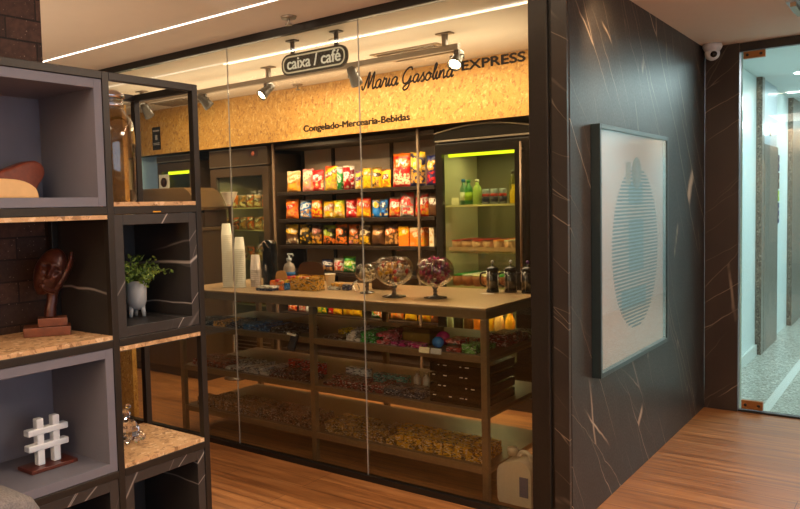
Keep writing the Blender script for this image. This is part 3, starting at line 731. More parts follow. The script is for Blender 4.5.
carton(-3.08, 3.76, .21, .09, .075, .10, wrap_mat('gold'), None, colm('brown'), 'yellow display carton of bars with a raised brown back card', ['red', 'yellow', 'pinkc', 'orange', 'cream', 'gold', 'tan'], ('wrapped sweet bar standing in the yellow display carton', 'sweet bars in the yellow display carton'))
carton(-3.255, 3.68, .10, .06, .055, .065, wrap_mat('orange'), None, colm('tan'), 'small orange display carton with a tan back card in front of the pump bottle', ['orange', 'red', 'cream'], ('wrapped bar standing in the small orange carton', 'bars in the small orange carton'))
for i, (x, y, z, w, d, h, k, lab) in enumerate(((-3.30, 3.62, tr, .14, .07, .016, 'navy', 'navy flat box at the bottom of the pile in front of the orange carton'), (-3.29, 3.62, tr + .0165, .13, .065, .014, 'white', 'white flat box on the navy one in front of the orange carton'),
        (-3.225, 3.70, tr, .06, .05, .045, 'blue', 'small blue box between the orange and yellow cartons'), (-3.225, 3.70, tr + .0455, .06, .045, .02, 'yellow', 'small yellow box on the blue box between the cartons'),
        (-2.92, 3.84, tr, .08, .05, .022, 'white', 'small white pack right of the yellow display carton'), (-2.90, 3.84, tr + .0225, .07, .045, .018, 'gold', 'small gold pack lying on the white pack right of the yellow carton'), (-2.83, 3.85, tr, .045, .045, .035, 'navy', 'small dark box right of the white and gold packs'))):
    mk_box('small_box', x, y, z, w, d, h, wrap_mat(k), lab, 'box')
o = MB().lathe([(.0001, tr), (.022, tr), (.034, tr + .09), (.036, tr + .09), (.036, tr + .094), (.032, tr + .094), (.021, tr + .003), (.0001, tr + .003)], (-3.00, 3.90, 0), 20).build('paper_cup', M['paper'])
tag(o, 'single white cup standing behind the yellow display carton', 'cup')
# --- pedestal sweet bowls
def sweet_bowl(x, y, R_, hh, stem, lab):
    z = tr; b = thing('pedestal_bowl', lab, 'glass bowl', (x, y, z)); cz = z + stem + R_ * .86
    prof = []
    for k in range(13):
        a = -PI / 2 + .18 + k * (PI * .70) / 12; prof.append((R_ * math.cos(a), cz + R_ * .86 * math.sin(a)))
    inner = [(r - .004, zz + .001) for r, zz in prof[::-1]]
    MB().lathe(prof + inner + [(.0001, inner[-1][1])], (x, y, 0), 36).build('bowl', M['glass_obj'], b)
    MB().lathe([(.0001, z + .0005), (R_ * .62, z + .0005), (R_ * .60, z + .006), (R_ * .14, z + .014), (.010, z + stem * .45), (.014, z + stem * .6), (.009, z + stem * .75), (R_ * .18, prof[0][1] - .0005), (.0001, prof[0][1] - .0005)], (x, y, 0), 28).build('pedestal', M['glass_dark'], b)
    return cz
def fill_sweets(x, y, cz, R_, cols, label, grp, n, top=.75, size=.017):
    protos = {}
    pts = []
    tries = 0
    while len(pts) < n and tries < 20000:
        tries += 1
        p = Vector((random.uniform(-1, 1), random.uniform(-1, 1), random.uniform(-.9, top)))
        if p.length > 1 - size / R_ * 1.45: continue
        if len(pts) < n * .7 and p.length < .5 and p.z < top - .2: continue
        q = Vector((p.x * R_, p.y * R_, p.z * R_ * .84))
        if all((q - w).length > size * 1.45 for w in pts): pts.append(q)
    for i, q in enumerate(pts):
        k = cols[i % len(cols)]
        if k not in protos:
            m = MB(); s = size
            m.sphere((0, 0, 0), s * .82, 8, (1.1, .8, .7))
            m.add([(s * .8, 0, 0), (s * 1.25, s * .35, .001), (s * 1.3, -s * .35, 0), (s * 1.2, 0, s * .3)], [(0, 1, 3), (0, 3, 2), (0, 2, 1), (1, 2, 3)])
            m.add([(-s * .8, 0, 0), (-s * 1.25, s * .35, .001), (-s * 1.3, -s * .35, 0), (-s * 1.2, 0, s * .3)], [(0, 3, 1), (0, 2, 3), (0, 1, 2), (1, 3, 2)])
            o = m.build('wrapped_sweet', colm(k, .25), None, world=True); protos[k] = o.data
        else:
            o = bpy.data.objects.new('wrapped_sweet', protos[k]); COL.objects.link(o)
        o.location = (x + q.x, y + q.y, cz + q.z); o.rotation_euler = [random.uniform(0, 6.28) for _ in range(3)]
        tag(o, label.replace('*', WORD.get(k, k)), 'sweet', grp.replace('*', WORD.get(k, k)))
WORD = dict(pinkc='pink', cream='cream', tan='tan', silver='silver', magenta='magenta', dark='dark', navy='navy', gold='gold')
cz = sweet_bowl(-2.13, 3.73, .107, .24, .062, 'large glass pedestal bowl heaped with magenta sweets, rightmost on the counter')
fill_sweets(-2.13, 3.73, cz, .107, ['magenta', 'maroon', 'magenta', 'purple', 'magenta', 'silver'], '* wrapped sweet in the rightmost pedestal bowl', '* sweets in the rightmost bowl', 150, .98)
cz = sweet_bowl(-2.37, 3.68, .112, .24, .062, 'large glass pedestal bowl of mixed yellow and cream sweets, middle of the three')
fill_sweets(-2.37, 3.68, cz, .112, ['cream', 'gold', 'silver', 'brown', 'yellow', 'red', 'white'], '* wrapped sweet in the middle pedestal bowl', '* sweets in the middle bowl', 85, .35)
cz = sweet_bowl(-2.62, 3.77, .074, .2, .066, 'smaller glass pedestal bowl with pale sweets, leftmost of the three')
fill_sweets(-2.62, 3.77, cz, .074, ['white', 'silver', 'cream'], '* wrapped sweet in the leftmost pedestal bowl', '* sweets in the leftmost bowl', 26, .1)
W_ = tag(MB().tube(spline([(-2.80, 3.86, tr + .004), (-2.76, 3.82, tr + .05), (-2.72, 3.80, tr + .055), (-2.70, 3.80, tr + .012), (-2.74, 3.82, tr + .004), (-2.79, 3.86, tr + .03), (-2.77, 3.88, tr + .06)], 6), .003, 6).build('wire_tongs', M['chrome']), 'bent wire tongs lying left of the smallest glass bowl', 'tongs')
mk_box('dark_basket', -2.66, 4.02, tr, .13, .10, .17, colm('brown'), 'dark brown box behind the smallest glass bowl', 'box', bev=.006)
mk_box('price_card', -1.955, 4.02, tr, .075, .02, .004, M['paper'], 'white card lying on the counter near the black coffee presses', 'card')
# --- coffee presses
for i, (x, y) in enumerate(((-1.975, 4.13), (-1.878, 4.165), (-1.776, 4.17))):
    z = tr; c = thing('coffee_press', ('left coffee press of the three at the counter right end, beside the white card', 'middle coffee press of the three at the counter right end', 'right coffee press of the three, with a pale knob, at the counter corner')[i], 'coffee press', (x, y, z))
    MB().lathe([(.0001, z), (.036, z), (.036, z + .012), (.033, z + .0125)], (x, y, 0), 20).build('base_ring', M['black_gloss'], c)
    MB().lathe([(.032, z + .013), (.032, z + .125), (.0001, z + .125)], (x, y, 0), 20).build('glass_body', M['glass_dark'], c)
    MB().lathe([(.030, z + .014), (.030, z + .06), (.0001, z + .06)], (x, y, 0), 16).build('coffee_fill', colm('dark'), c)
    q = MB()
    for a in (0, 1.57, 3.14, 4.71): q.tube([(x + .0345 * math.cos(a), y + .0345 * math.sin(a), z + .0125), (x + .0345 * math.cos(a), y + .0345 * math.sin(a), z + .125)], .003, 6)
    q.build('wire_frame', M['chrome'], c)
    MB().lathe([(.036, z + .1255), (.037, z + .138), (.02, z + .15), (.004, z + .152), (.004, z + .168), (.0001, z + .168)], (x, y, 0), 20).build('lid', M['black_gloss'], c)
    MB().sphere((x, y, z + .177), .010, 10).build('plunger_knob', colm('purple' if i == 2 else 'silver'), c)
    MB().tube(spline([(x - .035, y - .012, z + .115), (x - .062, y - .026, z + .105), (x - .062, y - .026, z + .05), (x - .035, y - .012, z + .03)], 5), .005, 8).build('handle', M['black_gloss'], c)
# ------------------------------------------------------------------ goods on the counter shelves
def goods(z, x0, x1, y0, y1, nx, ny, nz, h, mat, name, lab, cat, fill=.86, jit=.006, grp=None, hb=.0015):
    dx = (x1 - x0) / nx; dy = (y1 - y0) / ny; proto = None
    for k in range(nz):
        for j in range(ny):
            for i in range(nx):
                if k and random.random() < .18 * k: continue
                if proto is None:
                    w, d = dx * fill, dy * .9
                    o = MB().box(-w / 2, w / 2, -d / 2, d / 2, 0, h).build(name, mat, None, hb, world=True); proto = o
                else: o = proto.copy(); COL.objects.link(o)
                o.location = (x0 + (i + .5) * dx + (random.uniform(-jit, jit) if nx > 1 else 0), y0 + (j + .5) * dy + random.uniform(-.004, .004), z + .0006 + k * (h + .0008))
                o.rotation_euler = (0, 0, random.uniform(-.05, .05) if fill < .93 else 0)
                tag(o, lab, cat, grp or ('%s goods: ' % cat + lab)[:60])
Z1, Z2, Z3 = LV
C_ = colm
bar = 'chocolate bar'
def G(z, x0, x1, nx, ny, nz, h, k, name, lab, cat, y0=3.51, y1=3.75, **kw):
    goods(z, x0, x1, y0, y1, nx, ny, nz, h, wrap_mat(k) if isinstance(k, str) else k, name, lab, cat, grp=lab.split(' on the ')[0] + 's' if 0 else None, **kw)
us, ms, ls = 'upper counter shelf', 'middle counter shelf', 'lower counter shelf'
G(Z1, -3.93, -3.72, 5, 2, 2, .016, 'dark', 'chocolate_bar', 'dark chocolate bar at the far left of the upper counter shelf', bar)
G(Z1, -3.715, -3.60, 3, 2, 2, .016, 'gold', 'chocolate_bar', 'gold wrapped bar near the left of the upper counter shelf', bar)
G(Z1, -3.595, -3.44, 4, 2, 2, .018, 'brown', 'chocolate_bar', 'brown bar between the gold and blue ones on the upper counter shelf', bar)
G(Z1, -3.435, -3.20, 6, 2, 2, .018, '#2f5f90', 'chocolate_bar', 'blue wrapped bar on the upper counter shelf', bar)
G(Z1, -3.195, -2.98, 5, 2, 2, .016, '#4a3a30', 'chocolate_bar', 'dull brown bar left of the card reader on the upper counter shelf', bar)
G(Z1, -2.77, -2.66, 3, 1, 1, .03, 'yellow', 'biscuit_pack', 'small yellow pack right of the counter middle leg', 'biscuit pack', 3.66, 3.78)
G(Z1, -2.77, -2.62, 3, 1, 1, .014, '#3a2c20', 'chocolate_bar', 'dark bar in front of the small yellow packs on the upper counter shelf', bar, 3.51, 3.63)
G(Z1, -2.61, -2.50, 3, 2, 3, .02, '#c8b8b0', 'biscuit_pack', 'silvery pack on the upper counter shelf right of the yellow packs', 'biscuit pack')
G(Z1, -2.495, -2.40, 2, 2, 3, .02, 'green', 'biscuit_pack', 'green pack between silvery and red packs on the upper counter shelf', 'biscuit pack')
G(Z1, -2.395, -2.30, 2, 2, 3, .02, '#b84a50', 'biscuit_pack', 'faded red pack left of the clear tub on the upper counter shelf', 'biscuit pack')
G(Z1, -2.29, -2.10, 4, 1, 1, .02, 'magenta', 'chocolate_bar', 'magenta bar in front of the clear tub on the upper counter shelf', bar, 3.51, 3.60)
tb = thing('clear_tub', 'clear rectangular plastic tub of caramel coloured sweets on the upper counter shelf', 'tub', (-2.21, 3.70, Z1 + .0006))
MB().shell(-2.31, -2.11, 3.63, 3.79, Z1 + .0006, Z1 + .09, .003, '+y').build('tub_wall', M['glass_obj'], tb)
MB().box(-2.30, -2.12, 3.64, 3.78, Z1 + .005, Z1 + .06).build('sweet_filling', C_('#8a6a28'), tb, .01)
for i, (x, k, lab) in enumerate(((-2.045, 'magenta', 'shiny magenta bag beside the clear tub under the counter'), (-2.03, 'blue', 'shiny blue bag in front of the magenta one under the counter'))):
    q = MB().sphere((x, 3.66 - i * .085, Z1 + .0405 - i * .008), .04 - i * .008, 10, (1.1, .9, .98)); tag(q.build('sweet_bag', C_(k, .25), None), lab, 'sweet bag')
G(Z1, -1.99, -1.955, 1, 1, 2, .02, 'teal', 'biscuit_pack', 'teal pack left of the red packs under the counter right end', 'biscuit pack', 3.66, 3.78, fill=.95)
G(Z1, -1.95, -1.865, 1, 2, 3, .022, '#a03830', 'biscuit_pack', 'red pack left of the green pile under the counter right end', 'biscuit pack', fill=.96)
G(Z1, -1.86, -1.775, 1, 2, 3, .024, '#5f9a4a', 'biscuit_pack', 'green pack in the pile left of the counter corner leg', 'biscuit pack', fill=.96)
G(Z1, -1.85, -1.73, 1, 1, 3, .022, '#7a2a2a', 'biscuit_pack', 'maroon pack in the pile nearest behind the counter corner leg', 'biscuit pack', 3.77, 3.87, fill=.96)
G(Z1, -1.85, -1.73, 1, 2, 3, .020, '#6a3028', 'biscuit_pack', 'brown pack in the piles along the counter right end', 'biscuit pack', 3.89, 4.07, fill=.96)
G(Z1, -1.85, -1.73, 1, 1, 2, .020, '#7a7048', 'biscuit_pack', 'olive pack in the rearmost pile at the counter right end', 'biscuit pack', 4.09, 4.19, fill=.96)
for i, (x, k, lab) in enumerate(((-2.045, 'cream', 'cream price card clipped to the shelf front near the green packs'), (-1.975, 'silver', 'grey price card clipped to the shelf front, right of the cream one'))):
    o = MB().cbox((x, CY0 - .0005, Z1 + .008), (.062, .004, .03), 0, R(-12)).build('price_card', C_(k), None); tag(o, lab, 'price card')
cr_ = thing('card_reader', 'small white and black card reader hanging at the shelf edge beside the counter leg', 'card reader', (-2.945, 3.437, .67))
MB().cbox((-2.93, 3.425, .705), (.07, .02, .10), R(-20), R(-20)).build('reader_body', M['black_gloss'], cr_, .003)
MB().cbox((-2.93, 3.412, .758), (.07, .022, .012), R(-20), R(-20)).build('reader_top', M['paper'], cr_)
# middle shelf
G(Z2, -3.93, -3.62, 8, 2, 2, .02, '#7a2c1c', 'chocolate_bar', 'rust red bar at the left of the middle counter shelf', bar)
G(Z2, -3.61, -3.22, 9, 2, 2, .02, '#b0aaa6', 'chocolate_bar', 'silver wrapped bar on the middle counter shelf', bar)
G(Z2, -3.21, -3.06, 4, 2, 2, .02, '#5a2a1c', 'chocolate_bar', 'dark red bar below the bright red bags on the middle counter shelf', bar, 3.51, 3.66)
G(Z2, -3.05, -2.87, 3, 2, 1, .03, '#4a201c', 'chocolate_bar', 'maroon bar left of the counter middle leg on the middle shelf', bar, 3.51, 3.66)
G(Z2, -3.22, -2.93, 4, 1, 1, .075, 'red', 'sweet_bag', 'bright red bag standing on the middle counter shelf', 'sweet bag', 3.70, 3.76)
G(Z2, -2.77, -2.60, 3, 1, 1, .07, 'white', 'sweet_bag', 'white and blue bag right of the counter middle leg', 'sweet bag', 3.72, 3.78)
G(Z2, -2.78, -2.36, 8, 2, 2, .022, '#6a1f20', 'chocolate_bar', 'wine red bar right of the counter middle leg on the middle shelf', bar, 3.51, 3.68)
G(Z2, -2.35, -2.10, 6, 2, 2, .020, '#223344', 'chocolate_bar', 'dark blue bar on the right half of the middle counter shelf', bar, 3.51, 3.68)
G(Z2, -2.56, -2.32, 5, 1, 1, .06, 'teal', 'sweet_bag', 'teal and white bag on the middle counter shelf', 'sweet bag', 3.72, 3.78)
for i in range(3):
    bottle('small_bottle', -2.27 + i * .06, 3.75, Z2 + .0006, .02, .095, C_('white' if i < 2 else 'dark'), C_('cream' if i < 2 else 'dark'), ('left white bottle on the middle counter shelf', 'right white bottle on the middle counter shelf', 'dark small bottle right of the two white ones on the middle counter shelf')[i])
for i in range(4):
    t_ = thing('storage_tray', ('lowest', 'second', 'third', 'top')[i] + ' black tray of the pile at the right of the middle counter shelf', 'tray', (-1.90, 3.72, Z2 + .0006 + i * .055))
    z = Z2 + .0008 + i * .055
    MB().box(-2.06, -1.74, 3.53, 3.90, z, z + .046).build('tray_body', M['black_gloss'], t_, .004)
    q = MB()
    for k in random.sample(range(9), 4): q.box(-2.04 + k * .032, -2.04 + k * .032 + random.uniform(.008, .022), 3.527, 3.5295, z + .037, z + .041)
    q.build('tray_mark', M['paper'], t_)
# lower shelf
G(Z3, -3.90, -3.30, 7, 2, 2, .03, '#7a5a3a', 'food_pack', 'tan pack at the left of the lower counter shelf', 'food pack')
G(Z3, -3.28, -2.87, 5, 2, 2, .03, '#5a3a2a', 'food_pack', 'brown pack left of the counter middle leg on the lower shelf', 'food pack')
G(Z3, -2.78, -2.36, 6, 2, 2, .03, '#8a6a2a', 'food_pack', 'ochre pack right of the counter middle leg on the lower shelf', 'food pack')
G(Z3, -2.34, -1.74, 10, 2, 2, .035, '#c8941c', 'food_pack', 'yellow pack on the right part of the lower counter shelf', 'food pack')
# white jug
J = thing('plastic_jug', 'milky white plastic jug with a blue label on the floor at the counter right end', 'jug', (-1.575, 3.56, 0))
x, y = -1.575, 3.57
jp = ro([(-.08, 0), (.08, 0), (.088, .02), (.088, .16), (.07, .205), (.03, .225), (-.02, .215), (-.06, .20), (-.088, .16), (-.088, .02)])
MB().prism([(x + a, .0008 + b + .001) for a, b in jp], 'y', y - .07, y + .07, True).build('jug_body', M['jug'], J, .016)
MB().lathe([(.024, .232), (.024, .247), (.026, .2475), (.026, .268), (.0001, .268)], (x - .035, y, 0), 18).build('cap', M['jug'], J)
MB().tube(spline([(x - .005, y, .226), (x + .012, y, .252), (x + .045, y, .25), (x + .068, y, .208)], 5), .011, 8).build('handle', M['jug'], J)
MB().box(x + .0885, x + .0893, y - .04, y + .04, .05, .15).build('blue_label', C_('navy'), J)
MB().box(x + .03, x + .075, y - .0725, y - .0708, .05, .15).build('blue_label', C_('#5a6488'), J)
# ================================================================== SNACK RACK
RX0, RX1, RY0, RY1 = -4.575, -2.935, 5.15, 5.56
RK = thing('snack_rack', 'dark steel rack of five snack shelves between the two coolers', 'rack', ((RX0 + RX1) / 2, 5.35, 0))
MB().box(RX0, RX1, RY1, RY1 + .01, .1, 2.08).build('back_panel', M['wall_tan'], RK)
for x in (-4.20, -3.57, RX0 + .015, RX1 - .015): MB().box(x - .014, x + .014, RY1 - .02, RY1 - .0005, 0, 2.09).build('upright', M['rackblk'], RK)
for x in (RX0 + .004, RX1 - .004 - .10): pass
SZ = dict(T=1.66, M=1.42, B=1.185, F=.955, L=.58, G=.25)
for z in SZ.values():
    MB().box(RX0 + .03, RX1 - .0, RY0 + .002, RY1 - .021, z - .03, z).build('shelf', M['rackblk'], RK, .002)
for x in (RX0 + .010, -3.065):
    o = MB().box(x - .009, x + .009, RY0 - .022, RY0 - .004, 0, 2.10).build('front_pole', M['pole'], RK, .002)
q = MB().box(RX0 + .001, RX1, RY0 + .01, RY1 - .03, 2.05, 2.085); q.build('top_panel', M['wall_dark'], RK)
def crimp_bag(w, h, d, mat, name, seed, lean=.12):
    rd = random.Random(seed); nx, nz = 9, 13; vs = []; fs = []
    ph = rd.uniform(0, 6); d = min(d, w * .6)
    for side in (-1, 1):
        for j in range(nz + 1):
            v = j / nz
            for i in range(nx + 1):
                u = -1 + 2 * i / nx
                b = (max(0, 1 - abs(u) ** 2.6)) * (max(0, 1 - abs(2 * v - 1) ** 3.2)) ** .7
                wob = 1 + .12 * math.sin(5 * u + 7 * v + ph) + .08 * math.sin(11 * v + ph)
                px = u * w / 2 * (1 - .07 * math.sin(PI * v) + .02 * math.sin(9 * v + ph)); pz = v * h * (1 - .012 * math.cos(u * 5 + ph))
                if v > .93 or v < .05: px += .0
                y = side * (b * d / 2 * wob + .0012) + lean * pz * .35
                vs.append((px, y, pz + (0 if v > .01 else .0)))
    o2 = (nx + 1) * (nz + 1)
    for j in range(nz):
        for i in range(nx):
            a = j * (nx + 1) + i; q = (a, a + 1, a + nx + 2, a + nx + 1); fs.append(q); fs.append(tuple(o2 + t for t in q[::-1]))
    for j in range(nz):
        a = j * (nx + 1); fs.append((a, a + nx + 1, a + nx + 1 + o2, a + o2)); a += nx; fs.append((a + nx + 1, a, a + o2, a + nx + 1 + o2))
    for i in range(nx):
        fs.append((i + 1, i, i + o2, i + 1 + o2)); a = nz * (nx + 1) + i; fs.append((a, a + 1, a + 1 + o2, a + o2))
    m = MB(); m.add(vs, fs, True); return m
BAGS={
 'T':(1.66,[
  (-4.414,0.165,0.189,'tan crisp','tan','cream','orange'),
  (-4.257,0.126,0.198,'pink and cream','pinkc','cream','tan'),
  (-4.136,0.128,0.182,'red and white','red','white','tan'),
  (-3.998,0.136,0.209,'yellow and red','yellow','red','tan'),
  (-3.895,0.059,0.194,'TUBEgreen','green','white','green'),
  (-3.823,0.063,0.199,'TUBEred','red','white','red'),
  (-3.768,0.036,0.195,'TUBEmaroon','maroon','white','red'),
  (-3.702,0.077,0.150,'yellow and purple','yellow','purple','tan'),
  (-3.617,0.081,0.170,'plain yellow','yellow','gold','yellow'),
  (-3.525,0.094,0.173,'yellow and brown','yellow','brown','tan'),
  (-3.427,0.092,0.151,'yellow and maroon','yellow','maroon','orange'),
  (-3.286,0.170,0.271,'large red and orange pasta','red','orange','cream'),
  (-3.128,0.137,0.268,'large navy and yellow','navy','yellow','tan'),
  (-3.011,0.089,0.236,'navy and gold','navy','gold','red'),
 ]),
 'M':(1.42,[
  (-4.441,0.154,0.178,'orange','orange','red','tan'),
  (-4.292,0.133,0.165,'sky blue','blue','white','tan'),
  (-4.158,0.124,0.169,'red and gold','red','gold','yellow'),
  (-4.033,0.116,0.148,'yellow and pink','yellow','pinkc','cream'),
  (-3.911,0.118,0.153,'yellow and lime','yellow','lime','tan'),
  (-3.792,0.109,0.158,'bright red','red','white','red'),
  (-3.657,0.148,0.170,'red and yellow','orange','red','yellow'),
  (-3.539,0.080,0.150,'blue and yellow','blue','yellow','blue'),
  (-3.455,0.078,0.147,'deep blue','blue','navy','yellow'),
  (-3.358,0.105,0.161,'white and red','red','white','tan'),
  (-3.235,0.131,0.198,'tall grey topped red','grey','red','cream'),
  (-3.104,0.123,0.184,'red topped white','red','white','tan'),
  (-2.998,0.080,0.188,'dark brown and white','brown','white','brown'),
 ]),
 'B':(1.185,[
  (-4.453,0.149,0.187,'brown bottle print','brown','yellow','brown'),
  (-4.301,0.144,0.186,'black bottle print','dark','yellow','dark'),
  (-4.166,0.113,0.176,'brown and pink','brown','pinkc','tan'),
  (-4.035,0.138,0.174,'olive and orange','dark','lime','orange'),
  (-3.897,0.128,0.182,'orange and black','dark','orange','orange'),
  (-3.770,0.115,0.180,'brown and orange','brown','orange','pinkc'),
  (-3.651,0.113,0.171,'brown and cream','brown','cream','yellow'),
  (-3.523,0.135,0.170,'brown pebble print','brown','tan','brown'),
  (-3.381,0.139,0.193,'brown and amber','brown','orange','tan'),
  (-3.255,0.094,0.159,'BOXamber','orange','yellow','orange'),
  (-3.130,0.128,0.150,'BOXwhite','orange','cream','tan'),
  (-3.000,0.039,0.149,'BOXslim','cream','tan','cream'),
 ]),
 'F':(0.955,[
  (-4.056,0.121,0.107,'navy and white','navy','white','tan'),
  (-3.939,0.103,0.118,'white and red','white','red','orange'),
  (-3.816,0.132,0.137,'green','green','lime','green'),
 ]),
 'L':(0.58,[
  (-4.473,0.107,0.153,'orange','orange','red','cream'),
  (-4.366,0.082,0.158,'pink and orange','pinkc','orange','cream'),
  (-4.284,0.058,0.153,'white and blue','white','blue','white'),
  (-4.164,0.046,0.151,'yellow','yellow','gold','lime'),
  (-4.105,0.061,0.154,'green and yellow','green','yellow','green'),
  (-4.038,0.060,0.157,'scarlet','red','orange','red'),
  (-3.957,0.092,0.152,'golden','gold','red','yellow'),
  (-3.854,0.102,0.158,'yellow and brown','gold','brown','yellow'),
  (-3.748,0.099,0.155,'yellow','yellow','orange','gold'),
  (-3.562,0.090,0.156,'green and white','green','white','orange'),
  (-3.469,0.084,0.153,'red and amber','orange','red','cream'),
  (-3.355,0.125,0.159,'tan and white','tan','white','orange'),
  (-3.217,0.113,0.158,'yellow and red','yellow','red','gold'),
  (-3.099,0.114,0.165,'yellow and orange','yellow','orange','gold'),
  (-3.002,0.063,0.162,'dark brown ring print','brown','orange','brown'),
 ]),
}

ROWN = dict(T='top', M='second', B='third', F='fourth', L='fifth')
ORD = ('first', 'second', 'third', 'fourth', 'fifth', 'sixth', 'seventh', 'eighth', 'ninth', 'tenth', 'eleventh', 'twelfth', 'thirteenth', 'fourteenth', 'fifteenth')
_s = 0
for row, (z, L) in BAGS.items():
    for i, (x, w, h, look, a, b, c3) in enumerate(L):
        _s += 1; rn = ROWN[row] + ' rack shelf'; where = 'on the %s, %s from the left' % (rn, ORD[i])
        w = w * (1.0 if w < .15 else .97)
        if look.startswith('TUBE'):
            cl = look[4:]; t_ = thing('crisp_tube', '%s crisp tube %s' % (cl, where), 'crisp tube', (x, 5.24, z + .0006), 'packs on the ' + rn)
            r = w / 2; zz = z + .0008
            MB().lathe([(.0001, zz), (r, zz), (r, zz + h - .012)], (x, 5.24, 0), 18).build('tube_body', bag_mat(a, b, c3, _s), t_)
            MB().lathe([(r + .0015, zz + h - .0118), (r + .0015, zz + h), (.0001, zz + h)], (x, 5.24, 0), 18).build('lid', M['paper'], t_)
        elif look.startswith('BOX'):
            cl = {'BOXamber': 'amber', 'BOXwhite': 'orange and cream', 'BOXslim': 'slim cream'}[look]
            o = MB().box(x - w / 2, x + w / 2, 5.21, 5.29, z + .0008, z + h).build('snack_box', bag_mat(a, b, c3, _s), None, .002)
            tag(o, '%s snack carton %s' % (cl, where), 'snack carton', 'packs on the ' + rn)
        else:
            o = crimp_bag(w, h, .085, bag_mat(a, b, c3, _s), 'snack_bag', _s).build('snack_bag', bag_mat(a, b, c3, _s), None, world=True)
            o.location = (x, 5.235 + (i % 2) * .012, z + .0008)
            tag(o, '%s snack bag %s' % (look, where), 'snack bag', 'packs on the ' + rn)
# ================================================================== COOLERS
def cooler(name, lab, x0, x1, y0, y1, ztop, arch, glass_x0, glass_x1, gz0, gz1, shelves, body, inner, sidem, light, light_z, handle_x, vertical=False, loc=None):
    c = thing(name, lab, 'drinks cooler' if not vertical else 'display cooler', ((x0 + x1) / 2, (y0 + y1) / 2, 0))
    t = .03
    m = MB(); m.box(x0, x0 + t, y0 + .05, y1, .10, gz1 + .02).box(x1 - t, x1, y0 + .05, y1, .10, gz1 + .02).box(x0 + t, x1 - t, y1 - t, y1, .10, gz1 + .02)
    m.box(x0 + t, x1 - t, y0 + .05, y1 - t, .10, gz0).box(x0, x1, y0 + .05, y1, gz1 + .02, ztop - .06); m.build('cabinet', body, c, .002)
    MB().box(x0 + t + .0005, x1 - t - .0005, y1 - t - .004, y1 - t - .0005, gz0 + .0005, gz1 + .0195).build('liner_back', inner, c)
    for a, b in ((x0 + t + .0005, x0 + t + .004), (x1 - t - .004, x1 - t - .0005)):
        MB().box(a, b, y0 + .055, y1 - t - .005, gz0 + .0005, gz1 + .0195).build('liner_side', sidem, c)
    if arch:
        n = 14; pl = [(x0, gz1 + .095)] + [(x0 + (x1 - x0) * i / n, ztop - .075 + .06 * math.sin(PI * (.08 + .84 * i / n))) for i in range(n + 1)] + [(x1, gz1 + .095)]
        MB().prism(pl, 'y', y0 - .005, y0 + .0495, True).build('header', body, c, .004)
        q = MB().prism([(a, b + .001) for a, b in pl[1:-1]] + [(a, b + .010) for a, b in pl[1:-1]][::-1], 'y', y0 - .008, y0 + .03, True); q.build('header_trim', M['steel'], c)
        MB().box(x0 + .01, x1 - .01, y0 - .012, y0 - .0055, gz1 + .095, gz1 + .108).build('header_trim', M['steel'], c)
    else:
        MB().box(x0, x1, y0 - .005, y0 + .0495, gz1 + .09, ztop).build('header', body, c, .004)
        for z in (gz1 + .092, ztop - .008):
            MB().box(x0 + .01, x1 - .01, y0 - .012, y0 - .0055, z, z + .010).build('header_trim', M['steel'], c)
    # door
    dr = MB(); w = .04
    dr.box(x0 + .004, glass_x0, y0, y0 + .045, gz0 - .05, gz1 + .08).box(glass_x1, x1 - .004, y0, y0 + .045, gz0 - .05, gz1 + .08)
    dr.box(glass_x0, glass_x1, y0, y0 + .045, gz1, gz1 + .08).box(glass_x0, glass_x1, y0, y0 + .045, gz0 - .05, gz0)
    dro = dr.build('door', body, c, .002)
    MB().box(glass_x0 + .0005, glass_x1 - .0005, y0 + .02, y0 + .026, gz0 + .0005, gz1 - .0005).build('door_glass', M['glass_fridge'], dro)
    if handle_x:
        h = MB(); h.tube([(handle_x, y0 - .04, .95), (handle_x, y0 - .04, gz1 + .05)], .009, 8)
        for z in (1.0, gz1): h.tube([(handle_x, y0 - .04, z), (handle_x, y0 - .0005, z)], .006, 6)
        h.build('handle', M['pole'], dro)
    for z in shelves:
        q = MB(); a, b = x0 + t + .006, x1 - t - .006
        q.box(a, b, y0 + .06, y0 + .066, z - .012, z + .003).box(a, b, y1 - t - .02, y1 - t - .012, z - .008, z)
        n = 16
        for i in range(n): xx = a + .01 + (b - a - .02) * i / (n - 1); q.box(xx - .0015, xx + .0015, y0 + .066, y1 - t - .02, z - .004, z)
        q.build('wire_shelf', M['counter_metal'] if 0 else colm('#d8caa0'), c)
    MB().box(x0, x1, y0 + .02, y1, 0, .0995).build('plinth', M['black'], c)
    q = MB()
    for i in range(5): q.box(x0 + .04, x1 - .04, y0 + .004, y0 + .012, .13 + i * .035, .14 + i * .035)
    if gz0 > .36: MB().box(x0 + .004, x1 - .004, y0 + .0125, y0 + .048, .1005, gz0 - .052).build('grille_panel', body, c); q.build('grille_slat', M['steel'], c)
    if light == 'top':
        MB().box(glass_x0 + .02, x1 - t - .01, y0 + .07, y0 + .10, light_z - .028, light_z).build('light_strip', M['fridge_led'], c)
    if light == 'side':
        MB().box(x1 - t - .022, x1 - t - .006, y0 + .056, y0 + .07, gz0 + .02, gz1 - .02).build('light_strip', M['warm_led'], c)
    return c
M['glass_fridge'] = glass('cooler_glass', '#e6ead8', 1.45)
M['warm_led'] = emis('cooler_side_light', '#ffd070', 1.6)
FX0, FX1, FY0, FY1 = -2.915, -2.145, 5.13, 5.80
F = cooler('drinks_cooler', 'tall black drinks cooler with arched top and yellow lit interior', FX0, FX1, FY0, FY1, 2.10, True, -2.855, -2.275, .36, 1.885, (1.50, 1.15, .885, .50), M['black_gloss'], M['fridge_in'], M['fridge_side'], 'top', 1.895, -2.212)
area((-2.53, 5.40, 1.90), (0, 0, 0), .5, .25, 2.6, (1, .84, .48), 'cooler_lamp')
